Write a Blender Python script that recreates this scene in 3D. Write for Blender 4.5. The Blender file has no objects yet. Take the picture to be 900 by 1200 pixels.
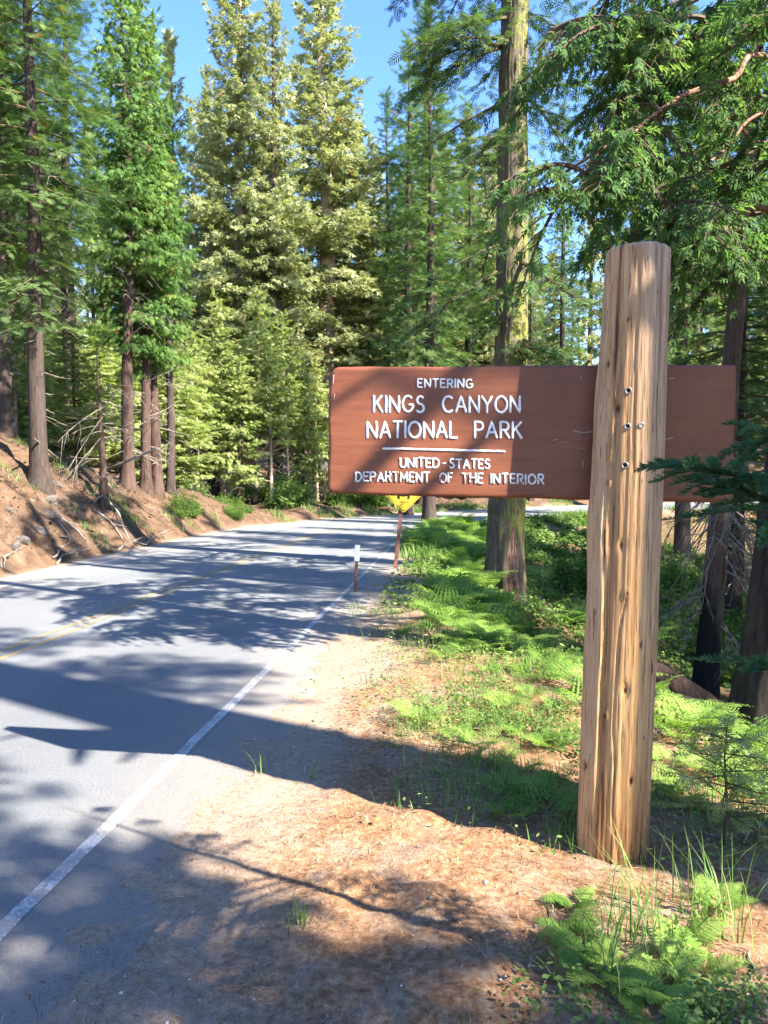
import bpy, math, random
import numpy as np
from mathutils import Vector, Matrix

R = math.radians
rng = np.random.default_rng(7)
random.seed(7)
scene = bpy.context.scene
col = scene.collection

# ------------------------------------------------------------ camera, sky, sun, exposure
F = 870.0            # focal length in photo pixels (900 x 1200)
CAM_Z = 1.9
PITCH = R(2.63)
cd = bpy.data.cameras.new('camera'); cam = bpy.data.objects.new('camera', cd); col.objects.link(cam)
cam.location = (0, 0, CAM_Z); cam.rotation_euler = (math.pi/2 - PITCH, 0, 0)
cd.sensor_fit = 'VERTICAL'; cd.sensor_height = 36; cd.lens = 36*F/1200
cd.clip_start = 0.05; cd.clip_end = 2000
scene.camera = cam

SUN_EL = R(39); SUN_AZ = R(59)      # azimuth: from -Y (behind the camera) towards +X
to_sun = Vector((math.sin(SUN_AZ)*math.cos(SUN_EL), -math.cos(SUN_AZ)*math.cos(SUN_EL), math.sin(SUN_EL)))
w = bpy.data.worlds.new('World'); scene.world = w; w.use_nodes = True
nt = w.node_tree; bg = nt.nodes['Background']
sky = nt.nodes.new('ShaderNodeTexSky'); sky.sky_type = 'NISHITA'; sky.sun_disc = False
sky.sun_elevation = SUN_EL; sky.sun_rotation = math.pi - SUN_AZ
sky.air_density = 1.15; sky.dust_density = 0.2; sky.ozone_density = 1.9; sky.altitude = 1500
hs = nt.nodes.new('ShaderNodeHueSaturation'); hs.inputs['Saturation'].default_value = 1.22; hs.inputs['Hue'].default_value = .512; nt.links.new(sky.outputs[0], hs.inputs['Color']); nt.links.new(hs.outputs[0], bg.inputs[0]); bg.inputs[1].default_value = 0.11
ld = bpy.data.lights.new('sun', 'SUN'); ld.energy = 4.8; ld.angle = R(0.5); ld.color = (1.0, 0.93, 0.82)
sun = bpy.data.objects.new('sun', ld); col.objects.link(sun)
sun.rotation_euler = to_sun.to_track_quat('Z', 'Y').to_euler(); sun.location = (20, -14, 20)
scene.view_settings.view_transform = 'Standard'; scene.view_settings.look = 'None'
scene.view_settings.exposure = 2.42; scene.view_settings.gamma = 1.0
scene.render.engine = 'CYCLES'
scene.cycles.max_bounces = 6; scene.cycles.transmission_bounces = 4; scene.cycles.diffuse_bounces = 4

def P(px, py, Y):
    """world point seen at photo pixel (px,py) at distance Y in front"""
    xc = (px-450)/F; yc = (600-py)/F
    d = Vector((xc, math.cos(PITCH)+yc*math.sin(PITCH), -math.sin(PITCH)+yc*math.cos(PITCH)))
    d *= Y/d.y
    return Vector((d.x, d.y, d.z+CAM_Z))
def XofP(px, Y): return (px-450)/F*Y

# ------------------------------------------------------------ numpy noise
def _h(ix, iy, iz, s):
    n = (ix.astype(np.int64)*374761393 + iy.astype(np.int64)*668265263 + iz.astype(np.int64)*2147483647 + s*974634777) & 0xffffffff
    n = ((n ^ (n >> 13))*1274126177) & 0xffffffff
    n = (n ^ (n >> 16))
    return (n & 0xffff)/65535.0
def vnoise(x, y, z=None, s=0):
    x = np.asarray(x, float); y = np.asarray(y, float)
    x, y, z = np.broadcast_arrays(x, y, np.zeros(()) if z is None else np.asarray(z, float))
    ix, iy, iz = np.floor(x), np.floor(y), np.floor(z)
    fx, fy, fz = x-ix, y-iy, z-iz
    fx = fx*fx*(3-2*fx); fy = fy*fy*(3-2*fy); fz = fz*fz*(3-2*fz)
    def g(a, b, c): return _h(ix+a, iy+b, iz+c, s)
    x00 = g(0,0,0)*(1-fx)+g(1,0,0)*fx; x10 = g(0,1,0)*(1-fx)+g(1,1,0)*fx
    x01 = g(0,0,1)*(1-fx)+g(1,0,1)*fx; x11 = g(0,1,1)*(1-fx)+g(1,1,1)*fx
    return (x00*(1-fy)+x10*fy)*(1-fz)+(x01*(1-fy)+x11*fy)*fz - 0.5
def fbm(x, y, z=None, s=0, o=4):
    v = 0; a = 1.0; x = np.asarray(x, float); y = np.asarray(y, float)
    for i in range(o):
        v = v + a*vnoise(x*2**i, y*2**i, None if z is None else np.asarray(z)*2**i, s+i*11); a *= .5
    return v
def sstep(a, b, x):
    t = np.clip((np.asarray(x, float)-a)/(b-a), 0, 1); return t*t*(3-2*t)

# ------------------------------------------------------------ mesh helpers
class MB:
    """collects vertex / face arrays; faces of any fixed size per chunk"""
    def __init__(self): self.v = []; self.f = []; self.n = 0; self.t = []
    def add(self, v, f, mi=0, tint=0.5):
        v = np.asarray(v, np.float32).reshape(-1, 3); f = np.asarray(f, np.int64)
        if len(v) == 0 or len(f) == 0: return
        self.v.append(v); self.f.append((f+self.n, mi)); self.n += len(v)
        tt = np.empty(len(v), np.float32); tt[:] = tint; self.t.append(tt)
    def mesh(self, name, mats, smooth=True):
        me = bpy.data.meshes.new(name)
        if not self.v: return me
        v = np.concatenate(self.v); me.vertices.add(len(v)); me.vertices.foreach_set('co', v.ravel())
        loops = np.concatenate([f.ravel() for f, m in self.f]).astype(np.int32)
        tot = np.concatenate([np.full(len(f), f.shape[1], np.int32) for f, m in self.f])
        start = np.concatenate([[0], np.cumsum(tot)[:-1]]).astype(np.int32)
        mi = np.concatenate([np.full(len(f), m, np.int32) for f, m in self.f])
        me.loops.add(len(loops)); me.loops.foreach_set('vertex_index', loops)
        me.polygons.add(len(tot)); me.polygons.foreach_set('loop_start', start); me.polygons.foreach_set('loop_total', tot)
        me.polygons.foreach_set('material_index', mi)
        me.polygons.foreach_set('use_smooth', np.full(len(tot), smooth, bool))
        at = me.attributes.new('tint', 'FLOAT', 'POINT'); at.data.foreach_set('value', np.concatenate(self.t))
        for m in (mats if isinstance(mats, (list, tuple)) else [mats]): me.materials.append(m)
        me.update(calc_edges=True); me.validate()
        return me
def link(name, me, parent=None, label=None, cat=None, group=None, kind=None, loc=None):
    o = bpy.data.objects.new(name, me); col.objects.link(o)
    if parent: o.parent = parent
    if loc is not None: o.location = loc
    if label: o['label'] = label
    if cat: o['category'] = cat
    if group: o['group'] = group
    if kind: o['kind'] = kind
    return o
def empty(name, loc, label, cat, group=None, rz=0):
    o = link(name, None, None, label, cat, group, None, loc); o.rotation_euler = (0, 0, rz); o.empty_display_size = .1
    return o

def tube(pts, rad, k=8, cap=True, noise=None):
    pts = np.asarray(pts, float); n = len(pts); rad = np.broadcast_to(np.asarray(rad, float), (n,))
    T = np.gradient(pts, axis=0); T /= np.linalg.norm(T, axis=1, keepdims=True)+1e-9
    m = np.abs(T.mean(0)); ref = np.eye(3)[np.argmin(m)]
    A = np.cross(T, ref); A /= np.linalg.norm(A, axis=1, keepdims=True)+1e-9
    B = np.cross(T, A)
    a = np.arange(k)/k*2*np.pi
    rr = rad[:, None]*np.ones(k)[None]
    if noise is not None: rr = rr*noise
    v = pts[:, None]+rr[..., None]*(np.cos(a)[None, :, None]*A[:, None]+np.sin(a)[None, :, None]*B[:, None])
    i = np.arange(n-1)[:, None]*k; j = np.arange(k)[None]; j2 = (j+1) % k
    f = np.stack([i+j, i+j2, i+k+j2, i+k+j], -1).reshape(-1, 4)[:, ::-1]
    v = v.reshape(-1, 3)
    if cap:
        v = np.vstack([v, pts[0], pts[-1]]); c0 = n*k; c1 = n*k+1
        jj = np.arange(k); jn = (jj+1) % k
        q0 = np.stack([jj, jn, np.full(k, c0)], 1)
        q1 = np.stack([(n-1)*k+jn, (n-1)*k+jj, np.full(k, c1)], 1)
        return v, f, np.vstack([q0, q1])
    return v, f, None
def add_tube(mb, pts, rad, k=8, cap=True, mi=0, tint=.5, noise=None):
    v, f, c = tube(pts, rad, k, cap, noise)
    n0 = mb.n; mb.add(v, f, mi, tint)
    if c is not None: mb.f.append((c+n0, mi))
def add_box(mb, c, s, mi=0, rot=None, bev=0.0, tint=.5):
    s = np.asarray(s, float)/2
    if bev <= 0:
        v = np.array([[x, y, z] for z in (-1, 1) for y in (-1, 1) for x in (-1, 1)], float)*s
        f = np.array([[0,2,3,1],[4,5,7,6],[0,1,5,4],[2,6,7,3],[0,4,6,2],[1,3,7,5]])
    else:
        # octagonal-section bevel along z, with chamfered ends
        ring = np.array([(s[0]-bev, -s[1]), (s[0], -s[1]+bev), (s[0], s[1]-bev), (s[0]-bev, s[1]), (-s[0]+bev, s[1]), (-s[0], s[1]-bev), (-s[0], -s[1]+bev), (-s[0]+bev, -s[1])])
        inr = ring*np.array([(s[0]-bev)/s[0], (s[1]-bev)/s[1]])
        v = np.vstack([np.c_[inr, np.full(8, -s[2])], np.c_[ring, np.full(8, -s[2]+bev)], np.c_[ring, np.full(8, s[2]-bev)], np.c_[inr, np.full(8, s[2])]])
        f = np.array([[i*8+j, i*8+(j+1) % 8, (i+1)*8+(j+1) % 8, (i+1)*8+j] for i in range(3) for j in range(8)])
    if rot is not None: v = v@np.array(rot).T
    n0 = mb.n; mb.add(v+np.asarray(c, float), f, mi, tint)
    if bev > 0: mb.f.append((np.array([[7,6,5,4,3,2,1,0],[24,25,26,27,28,29,30,31]])+n0, mi))

# leaf spray templates: x = along, y = side, z = normal
def kites(segs):
    v = []; f = []
    for (x0, y0, z0, x1, y1, z1, wd) in segs:
        d = np.array([x1-x0, y1-y0]); L = np.hypot(*d)+1e-9; p = np.array([-d[1], d[0]])/L*wd/2
        m = (x0*.55+x1*.45, y0*.55+y1*.45, z0*.5+z1*.5+.02)
        n = len(v)
        v += [(x0, y0, z0), (m[0]-p[0], m[1]-p[1], m[2]), (x1, y1, z1), (m[0]+p[0], m[1]+p[1], m[2])]
        f.append((n, n+1, n+2, n+3))
    return np.array(v, float), np.array(f)
def fir_template():
    s = [(0, 0, 0, 1, 0, -.05, .09)]
    for i, (u, l) in enumerate(((.06, .42), (.2, .44), (.35, .40), (.5, .35), (.64, .29), (.78, .22))):
        for sg in (-1, 1): s.append((u, 0, 0, u+l*.62, sg*l*.78, -.08+.07*(i % 2), .085))
    return kites(s)
def cedar_template():
    s = [(0, 0, 0, 1, 0, -.25, .15)]
    for u, l, z in ((.05, .50, .10), (.25, .48, -.12), (.45, .40, .08), (.66, .30, -.18)):
        for sg in (-1, 1): s.append((u, 0, -.2*u*u, u+l*.8, sg*l*.60, z-.22, .13))
    return kites(s)
def clump_template(n, seed):
    r = np.random.default_rng(seed); s = []
    for i in range(n):
        a = r.uniform(-1.25, 1.25); u = r.uniform(0, .45); l = r.uniform(.35, .65); zz = r.uniform(-.38, .3)
        s.append((u, 0, 0, u+l*math.cos(a), l*math.sin(a), zz, .15))
    return kites(s)
T_FIR = fir_template(); T_CED = cedar_template(); T_CLU = clump_template(13, 3)

def add_sprays(mb, tpl, Pp, D, N, L, mi=0, tint=None):
    tv, tf = tpl; Pp = np.asarray(Pp, float); n = len(Pp)
    if n == 0: return
    D = np.asarray(D, float); D = D/(np.linalg.norm(D, axis=1, keepdims=True)+1e-9)
    S = np.cross(N, D); S /= np.linalg.norm(S, axis=1, keepdims=True)+1e-9
    N = np.cross(D, S); L = np.asarray(L, float).reshape(-1, 1, 1)
    v = Pp[:, None]+L*(tv[None, :, 0:1]*D[:, None]+tv[None, :, 1:2]*S[:, None]+tv[None, :, 2:3]*N[:, None])
    f = (tf[None]+(np.arange(n)*len(tv))[:, None, None]).reshape(-1, tf.shape[1])
    if tint is None: tint = rng.uniform(0, 1, n)
    mb.add(v.reshape(-1, 3), f, mi, np.repeat(tint, len(tv)))

# ------------------------------------------------------------ materials
class NM:
    def __init__(s, name, rough=.8, spec=.3):
        s.m = bpy.data.materials.new(name); s.m.use_nodes = True; s.t = s.m.node_tree; s.n = s.t.nodes; s.l = s.t.links
        s.b = s.n['Principled BSDF']; s.b.inputs['Roughness'].default_value = rough
        s.b.inputs['Specular IOR Level'].default_value = spec
    def tex(s, scale=(1, 1, 1), kind='Object', loc=(0, 0, 0)):
        c = s.n.new('ShaderNodeTexCoord'); m = s.n.new('ShaderNodeMapping'); m.inputs['Scale'].default_value = scale; m.inputs['Location'].default_value = loc
        s.l.new(c.outputs[kind], m.inputs[0]); return m.outputs[0]
    def geo(s, scale=(1, 1, 1)):
        c = s.n.new('ShaderNodeNewGeometry'); m = s.n.new('ShaderNodeMapping'); m.inputs['Scale'].default_value = scale
        s.l.new(c.outputs['Position'], m.inputs[0]); return m.outputs[0]
    def attr(s, name):
        a = s.n.new('ShaderNodeAttribute'); a.attribute_name = name; return a.outputs['Fac']
    def noise(s, vec, scale, detail=6, rough=.6, dist=0):
        x = s.n.new('ShaderNodeTexNoise'); x.inputs['Scale'].default_value = scale; x.inputs['Detail'].default_value = detail
        x.inputs['Roughness'].default_value = rough; x.inputs['Distortion'].default_value = dist
        s.l.new(vec, x.inputs['Vector']); return x.outputs['Fac']
    def voro(s, vec, scale, feature='F1', out='Distance'):
        x = s.n.new('ShaderNodeTexVoronoi'); x.inputs['Scale'].default_value = scale; x.feature = feature
        s.l.new(vec, x.inputs['Vector']); return x.outputs[out]
    def ramp(s, fac, stops, interp='LINEAR'):
        r = s.n.new('ShaderNodeValToRGB'); r.color_ramp.interpolation = interp; e = r.color_ramp.elements
        while len(e) < len(stops): e.new(.5)
        for i, (p, c) in enumerate(stops):
            e[i].position = p
            e[i].color = (*c, 1) if isinstance(c, (tuple, list)) else (c, c, c, 1)
        s.l.new(fac, r.inputs[0]); return r.outputs[0]
    def mix(s, fac, a, b, mode='MIX'):
        x = s.n.new('ShaderNodeMix'); x.data_type = 'RGBA'; x.blend_type = mode
        for v, i in ((fac, 0), (a, 6), (b, 7)):
            if isinstance(v, (int, float)): x.inputs[i].default_value = v if i == 0 else (v, v, v, 1)
            elif isinstance(v, tuple): x.inputs[i].default_value = (*v, 1)
            else: s.l.new(v, x.inputs[i])
        return x.outputs[2]
    def math(s, op, a, b=0, c=None):
        x = s.n.new('ShaderNodeMath'); x.operation = op; x.use_clamp = False
        for v, i in ((a, 0), (b, 1), (c, 2)):
            if v is None: continue
            if isinstance(v, (int, float)): x.inputs[i].default_value = v
            else: s.l.new(v, x.inputs[i])
        return x.outputs[0]
    def col(s, c):
        if isinstance(c, tuple): s.b.inputs['Base Color'].default_value = (*c, 1)
        else: s.l.new(c, s.b.inputs['Base Color'])
    def bump(s, h, strength=.5, dist=.02):
        b = s.n.new('ShaderNodeBump'); b.inputs['Strength'].default_value = strength; b.inputs['Distance'].default_value = dist
        s.l.new(h, b.inputs['Height']); s.l.new(b.outputs[0], s.b.inputs['Normal']); return b.outputs[0]

def foliage(name, dark, mid, light, trans=.35, dead=None, rough=.68, tcol=None, big=.35):
    M = NM(name, rough, .14); t = M.attr('tint')
    g = M.noise(M.geo(), big, 2, .5)
    f = M.math('ADD', M.math('MULTIPLY', t, .62), M.math('MULTIPLY', M.math('SUBTRACT', g, .5), 1.1))
    f = M.math('ADD', f, .19)
    st = [(0.05, dark), (.5, mid), (.9, light)]
    c = M.ramp(f, st)
    if dead:
        msk = M.ramp(t, [(.965, 0.0), (.97, 1.0)]); c = M.mix(msk, c, dead)
    M.col(c)
    tr = M.n.new('ShaderNodeBsdfTranslucent')
    cc = M.mix(1.0, c, tcol or (1.2, 1.25, .65), 'MULTIPLY'); M.l.new(cc, tr.inputs[0])
    mx = M.n.new('ShaderNodeMixShader'); mx.inputs[0].default_value = trans
    M.l.new(M.b.outputs[0], mx.inputs[1]); M.l.new(tr.outputs[0], mx.inputs[2])
    M.l.new(mx.outputs[0], M.n['Material Output'].inputs[0])
    return M.m
m_fir = foliage('fir_needles', (.034, .064, .026), (.082, .138, .048), (.17, .235, .078), .34, (.20, .10, .04), tcol=(1.1, 1.3, .6))
m_fir2 = foliage('blue_fir_needles', (.035, .075, .03), (.095, .160, .055), (.21, .27, .09), .34, (.22, .11, .04), tcol=(1.1, 1.3, .7))
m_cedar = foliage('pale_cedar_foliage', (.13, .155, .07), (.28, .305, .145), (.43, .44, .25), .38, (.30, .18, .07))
m_cedar2 = foliage('bright_cedar_foliage', (.042, .095, .028), (.105, .195, .052), (.22, .32, .085), .42, (.25, .12, .04))
m_lace = foliage('green_cedar_lace', (.045, .095, .035), (.095, .185, .060), (.19, .29, .09), .48, (.25, .12, .04), big=.8)
m_young = foliage('young_conifer_foliage', (.14, .195, .06), (.28, .345, .12), (.43, .46, .22), .45, (.25, .16, .06))
m_fern = foliage('fern_leaf', (.085, .175, .035), (.19, .33, .065), (.33, .46, .11), .45, (.30, .20, .07), big=1.2)
m_herb = foliage('herb_leaf', (.05, .10, .028), (.13, .215, .055), (.27, .36, .12), .38, (.28, .2, .08), big=1.5)
m_grass = foliage('grass_blade', (.07, .16, .03), (.14, .26, .06), (.34, .38, .17), .35, (.45, .36, .18), big=2.0)
m_drygrass = foliage('dry_grass_blade', (.20, .17, .08), (.36, .29, .14), (.5, .43, .25), .3, None, big=2.0)
m_bush = foliage('bush_leaf', (.045, .10, .02), (.11, .20, .04), (.22, .32, .08), .38, (.28, .2, .08), big=1.0)

def bark(name, dark, light, sc=1.0, moss=None, tintmask=None):
    M = NM(name, .92, .15); v = M.tex((9*sc, 9*sc, 1.5*sc)); v2 = M.tex((3*sc, 3*sc, .8*sc))
    n = M.noise(v, 1.6, 9, .74, .4); n2 = M.noise(v2, 1.0, 4)
    c = M.ramp(n, [(.32, dark), (.48, tuple((a+b)/2 for a, b in zip(dark, light))), (.68, light)])
    c = M.mix(M.ramp(n2, [(.4, 0.0), (.7, .45)]), c, tuple(x*1.25 for x in light))
    if tintmask:
        t = M.attr('tint')
        for lo, hi, cc in tintmask:
            f = M.math('ADD', M.math('SUBTRACT', n, .5), t) if False else t
            c = M.mix(M.ramp(f, [(lo, 0.0), (hi, 1.0)]), c, cc)
    if moss:
        t = M.attr('tint'); mn = M.noise(M.tex((4, 4, 2.2)), 2.2, 7, .7)
        f = M.math('ADD', t, M.math('MULTIPLY', M.math('SUBTRACT', mn, .5), 1.6))
        mc = M.ramp(M.noise(M.tex((30, 30, 30)), 1, 3), [(.3, moss[0]), (.7, moss[1])])
        c = M.mix(M.ramp(f, [(.52, 0.0), (.64, .92)]), c, mc)
    M.col(c); M.bump(n, .9, .05)
    return M.m
m_bark = bark('grey_brown_bark', (.020, .015, .012), (.088, .066, .055))
m_barkred = bark('reddish_bark', (.024, .016, .013), (.115, .074, .058))
m_barkpale = bark('pale_pinkish_bark', (.16, .11, .085), (.48, .36, .29))
m_barkdark = bark('dark_charred_bark', (.014, .011, .010), (.07, .055, .047))
m_moss = bark('mossy_fir_bark', (.035, .028, .02), (.17, .14, .10), .8, ((.10, .11, .03), (.26, .27, .075)))
m_deadwood = NM('grey_dead_wood', .9, .15); _n = m_deadwood.noise(m_deadwood.tex((4, 4, 4)), 3, 4)
m_deadwood.col(m_deadwood.ramp(_n, [(.3, (.13, .105, .085)), (.7, (.36, .31, .26))])); m_deadwood = m_deadwood.m
m_twig = NM('brown_twig', .85, .2); m_twig.col((.10, .065, .045)); m_twig = m_twig.m
m_limbred = NM('reddish_limb', .8, .2); _n = m_limbred.noise(m_limbred.tex((3, 3, 3)), 6, 5)
m_limbred.col(m_limbred.ramp(_n, [(.35, (.12, .055, .038)), (.65, (.36, .19, .13))])); m_limbred.bump(_n, .5, .01); m_limbred = m_limbred.m

# ------------------------------------------------------------ road layout and terrain
TH = R(5.9); HD = np.array([math.sin(TH), math.cos(TH)]); LF = np.array([-math.cos(TH), math.sin(TH)])
O = 4.9*LF; S0 = 23.5; RAD = 20.0; PHI = R(78)
CC = O+S0*HD-RAD*LF
def arc_dir(phi):   # unit vector from arc centre, phi clockwise from LF
    c, s = np.cos(phi), np.sin(phi); return np.stack([LF[0]*c+LF[1]*s, LF[1]*c-LF[0]*s], -1)
S1 = S0+RAD*PHI
E = CC+RAD*arc_dir(np.array(PHI)); EL = arc_dir(np.array(PHI)); EH = np.array([EL[1], -EL[0]])
def road_xy(s, d):
    s = np.asarray(s, float); d = np.broadcast_to(np.asarray(d, float), s.shape)
    a = O+s[..., None]*HD+d[..., None]*LF
    ph = np.clip((s-S0)/RAD, 0, PHI)
    b = CC+(RAD+d)[..., None]*arc_dir(ph)
    c = E+(s-S1)[..., None]*EH+d[..., None]*EL
    return np.where((s < S0)[..., None], a, np.where((s < S1)[..., None], b, c))
def road_sd(x, y):
    x = np.asarray(x, float); y = np.asarray(y, float); p = np.stack([x, y], -1)
    s1 = (p-O)@HD; d1 = (p-O)@LF
    q = p-CC; r = np.hypot(q[..., 0], q[..., 1]); cl = q@LF; cr = q@HD
    ph = np.arctan2(cr, cl); d2 = r-RAD; s2 = S0+RAD*ph
    s3 = S1+(p-E)@EH; d3 = (p-E)@EL
    fwd = s1 >= S0
    late = fwd & (ph > PHI)
    s = np.where(fwd, np.where(late, s3, s2), s1); d = np.where(fwd, np.where(late, d3, d2), d1)
    return s, d
def road_z(s): return .45*sstep(34, 60, s)
def terrain(x, y):
    s, d = road_sd(x, y); zr = road_z(s)
    ad = np.abs(d)
    n1 = fbm(x*.9, y*.9, s=1, o=4); n2 = fbm(x*5, y*5, s=5, o=3)
    # left bank
    H = 6.0*(1-sstep(15, 31.5, s))+.45+.5*fbm(s*.15, 0*s, s=3, o=2)
    dl = d-3.95-.25*n1
    slope = .95
    up = np.clip(dl*slope, 0, None); zl = H*(1-np.exp(-up/np.maximum(H, .1)*1.15))
    zl = zl+np.clip(dl-5, 0, 60)*.05*(1-.5*sstep(20, 40, s))
    zl = zl+sstep(.3, 1.6, dl)*(n1*.35+n2*.15*(H > 1)+.26*fbm(s*2.2, dl*.35, s=17, o=4)+.10*np.abs(fbm(s*4.5, dl*1.5, s=19, o=3)))
    # right verge and ravine
    dr = -d-3.4
    wv = 3.3-2.5*sstep(5.5, 11.0, s)
    berm = .035*sstep(.0, 1.2, dr)
    fall = np.clip(dr-wv, 0, None)
    zrr = berm-3.6*(1-np.exp(-fall*.42/3.6))+.22*sstep(.3, 2.0, fall)*n1*2+sstep(.1, .8, dr)*n2*.035
    # far opposite side climbs again
    z = np.where(d > 0, zl, zrr)
    onroad = 1-sstep(3.12-.0*d, 3.44, ad+(.30*n1+.06*n2)*(d < 0)-.3*(d > 0))
    z = z*(1-onroad)+(-.05)*onroad + .012*n2*(1-onroad)
    z = z+zr
    rr = np.hypot(x, y)
    z = z+sstep(55, 260, rr)*26*(ad > 8)
    return z
def gz(x, y): return float(terrain(np.array([x]), np.array([y]))[0])

u = np.linspace(-np.arcsinh(90), np.arcsinh(90), 440); gx = 2.0*np.sinh(u)
uy = np.linspace(-np.arcsinh(26), np.arcsinh(98), 500); gy = 3.2+2.3*np.sinh(uy)
GX, GY = np.meshgrid(gx, gy); GZ = terrain(GX, GY)
ny, nx = GX.shape
idx = np.arange(ny*nx).reshape(ny, nx)
qf = np.stack([idx[:-1, :-1], idx[:-1, 1:], idx[1:, 1:], idx[1:, :-1]], -1).reshape(-1, 4)
gs, gd = road_sd(GX, GY)
# attribute: 0 dusty verge by the asphalt, .3..: litter, >.7: forest floor with green
fern_zone = sstep(.2, 2.0, -gd-3.4-(3.3-2.5*sstep(5.5, 11.0, gs))+1.4*fbm(GX*.7, GY*.7, s=9, o=3)+.4)*(gd < 0)
dust = (1-sstep(3.45, 4.7, np.abs(gd)+.9*fbm(GX*.8, GY*.8, s=21, o=4)))
tint = np.clip(.4-.4*dust+.5*fern_zone, 0, 1)
tint = np.where(gd > 3.9, np.clip(.4+.0*gd, 0, .4)-.3*dust*0, tint)
mb = MB(); mb.add(np.stack([GX, GY, GZ], -1), qf, 0, tint.ravel())
M = NM('forest_floor_soil', .95, .12); t = M.attr('tint'); bankf = M.attr('bank')
pos = M.geo()
na = M.noise(pos, 1.3, 7, .68, .3); nb = M.noise(pos, 26, 6, .75); nc = M.noise(pos, 5.0, 7, .7, .6); nd = M.noise(pos, 110, 3, .8)
needle = M.ramp(nb, [(.30, (.11, .052, .026)), (.5, (.27, .145, .075)), (.70, (.47, .30, .18))])
grey = M.ramp(nb, [(.3, (.15, .11, .08)), (.55, (.29, .225, .165)), (.72, (.42, .34, .26))])
patch = M.math('ADD', M.math('MULTIPLY', na, .55), M.math('MULTIPLY', nc, .5))
c = M.mix(M.ramp(patch, [(.50, 0.0), (.60, .8)]), needle, grey)
c = M.mix(M.ramp(nd, [(.25, .55), (.45, 0.0)]), c, (.07, .04, .025))
dustc = M.ramp(nb, [(.3, (.22, .16, .115)), (.7, (.40, .32, .245))])
c = M.mix(M.ramp(M.math('ADD', t, M.math('MULTIPLY', M.math('SUBTRACT', nc, .5), .35)), [(.10, .92), (.34, 0.0)]), c, dustc)
duff = M.ramp(nc, [(.35, (.035, .04, .018)), (.5, (.10, .075, .035)), (.7, (.23, .15, .07))])
c = M.mix(M.ramp(t, [(.5, 0.0), (.85, .85)]), c, duff)
bn_ = M.noise(pos, 1.7, 6, .7, .8)
c = M.mix(M.math('MULTIPLY', bankf, .85), c, M.ramp(bn_, [(.30, (.024, .017, .013)), (.44, (.062, .039, .026)), (.58, (.112, .070, .045)), (.72, (.18, .135, .10))]))  # browner bank soil, with the shade over the bank darkened into its colour
M.col(c)
M.bump(M.math('ADD', M.math('MULTIPLY', nb, .7), M.math('MULTIPLY', nd, .35)), .75, .03)
gme = mb.mesh('ground', M.m); ba = gme.attributes.new('bank', 'FLOAT', 'POINT'); ba.data.foreach_set('value', sstep(3.55, 4.1, gd).ravel().astype(np.float32)); link('ground', gme, kind='structure')

# road sheet
def strip(d0, d1, z, s0, s1, ds=.5, nd_=2, cut=None, wob=0, seed=0):
    ss = np.arange(s0, s1+ds, ds); dd = np.linspace(d0, d1, nd_)
    SS, DD = np.meshgrid(ss, dd, indexing='ij')
    DW = DD+(fbm(SS*1.7+seed, DD*0, s=31, o=3)*wob*np.sign(DD) if wob else 0)
    xy = road_xy(SS, DW); v = np.concatenate([xy, (road_z(SS)+z)[..., None]], -1)
    n, k = SS.shape; i = np.arange(n*k).reshape(n, k)
    f = np.stack([i[:-1, :-1], i[1:, :-1], i[1:, 1:], i[:-1, 1:]], -1).reshape(-1, 4)[:, ::-1]
    return v.reshape(-1, 3), f, DD.ravel()
M = NM('worn_asphalt', .78, .35); pos = M.geo(); t = M.attr('tint')
n1 = M.noise(pos, 160, 3, .8); n2 = M.noise(pos, .8, 5, .6); n3 = M.noise(pos, 7, 6, .7, .5); n4 = M.noise(pos, 2.4, 6, .7, 1)
c = M.ramp(n1, [(.28, (.058, .064, .073)), (.5, (.14, .150, .160)), (.72, (.36, .365, .36))])
c = M.mix(M.ramp(n2, [(.35, 0.0), (.7, .45)]), c, (.22, .225, .23))
edge = M.math('ADD', t, M.math('MULTIPLY', M.math('SUBTRACT', n4, .5), .55))
c = M.mix(M.ramp(edge, [(.72, 0.0), (.90, .93)]), c, M.ramp(n1, [(.3, (.20, .16, .125)), (.7, (.37, .31, .25))]))
lane = M.ramp(M.math('ABSOLUTE', M.math('SUBTRACT', t, .43)), [(.0, .0), (.30, .35)]); c = M.mix(lane, c, (.25, .255, .26)); 
wv_ = M.n.new('ShaderNodeVectorMath'); wv_.operation = 'ADD'; M.l.new(pos, wv_.inputs[0]); nn3 = M.n.new('ShaderNodeTexNoise'); nn3.inputs['Scale'].default_value = 2.5; nn3.inputs['Detail'].default_value = 5; M.l.new(pos, nn3.inputs['Vector']); M.l.new(nn3.outputs['Color'], wv_.inputs[1])
ckk = M.voro(wv_.outputs[0], .42, 'DISTANCE_TO_EDGE'); c = M.mix(M.ramp(ckk, [(.0, .35), (.003, 0.0)]), c, (.06, .06, .065))
c = M.mix(M.ramp(M.noise(pos, 320, 2, .6), [(.60, 0.0), (.70, .55)]), c, (.50, .49, .47))
n45 = M.noise(pos, 55, 4, .85)
c = M.mix(M.ramp(n45, [(.34, .45), (.46, 0.0)]), c, (.05, .055, .065)); c = M.mix(M.ramp(n45, [(.56, 0.0), (.70, .5)]), c, (.42, .42, .41))
M.col(c); M.bump(M.math('ADD', n1, n45), 1.0, .010)
v, f, dd = strip(-3.62, 3.75, 0, -45, 100, .35, 23, wob=.0)
mb = MB(); mb.add(v, f, 0, np.clip(np.abs(dd)/3.6, 0, 1.1)); link('road', mb.mesh('road', M.m), kind='structure')
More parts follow.
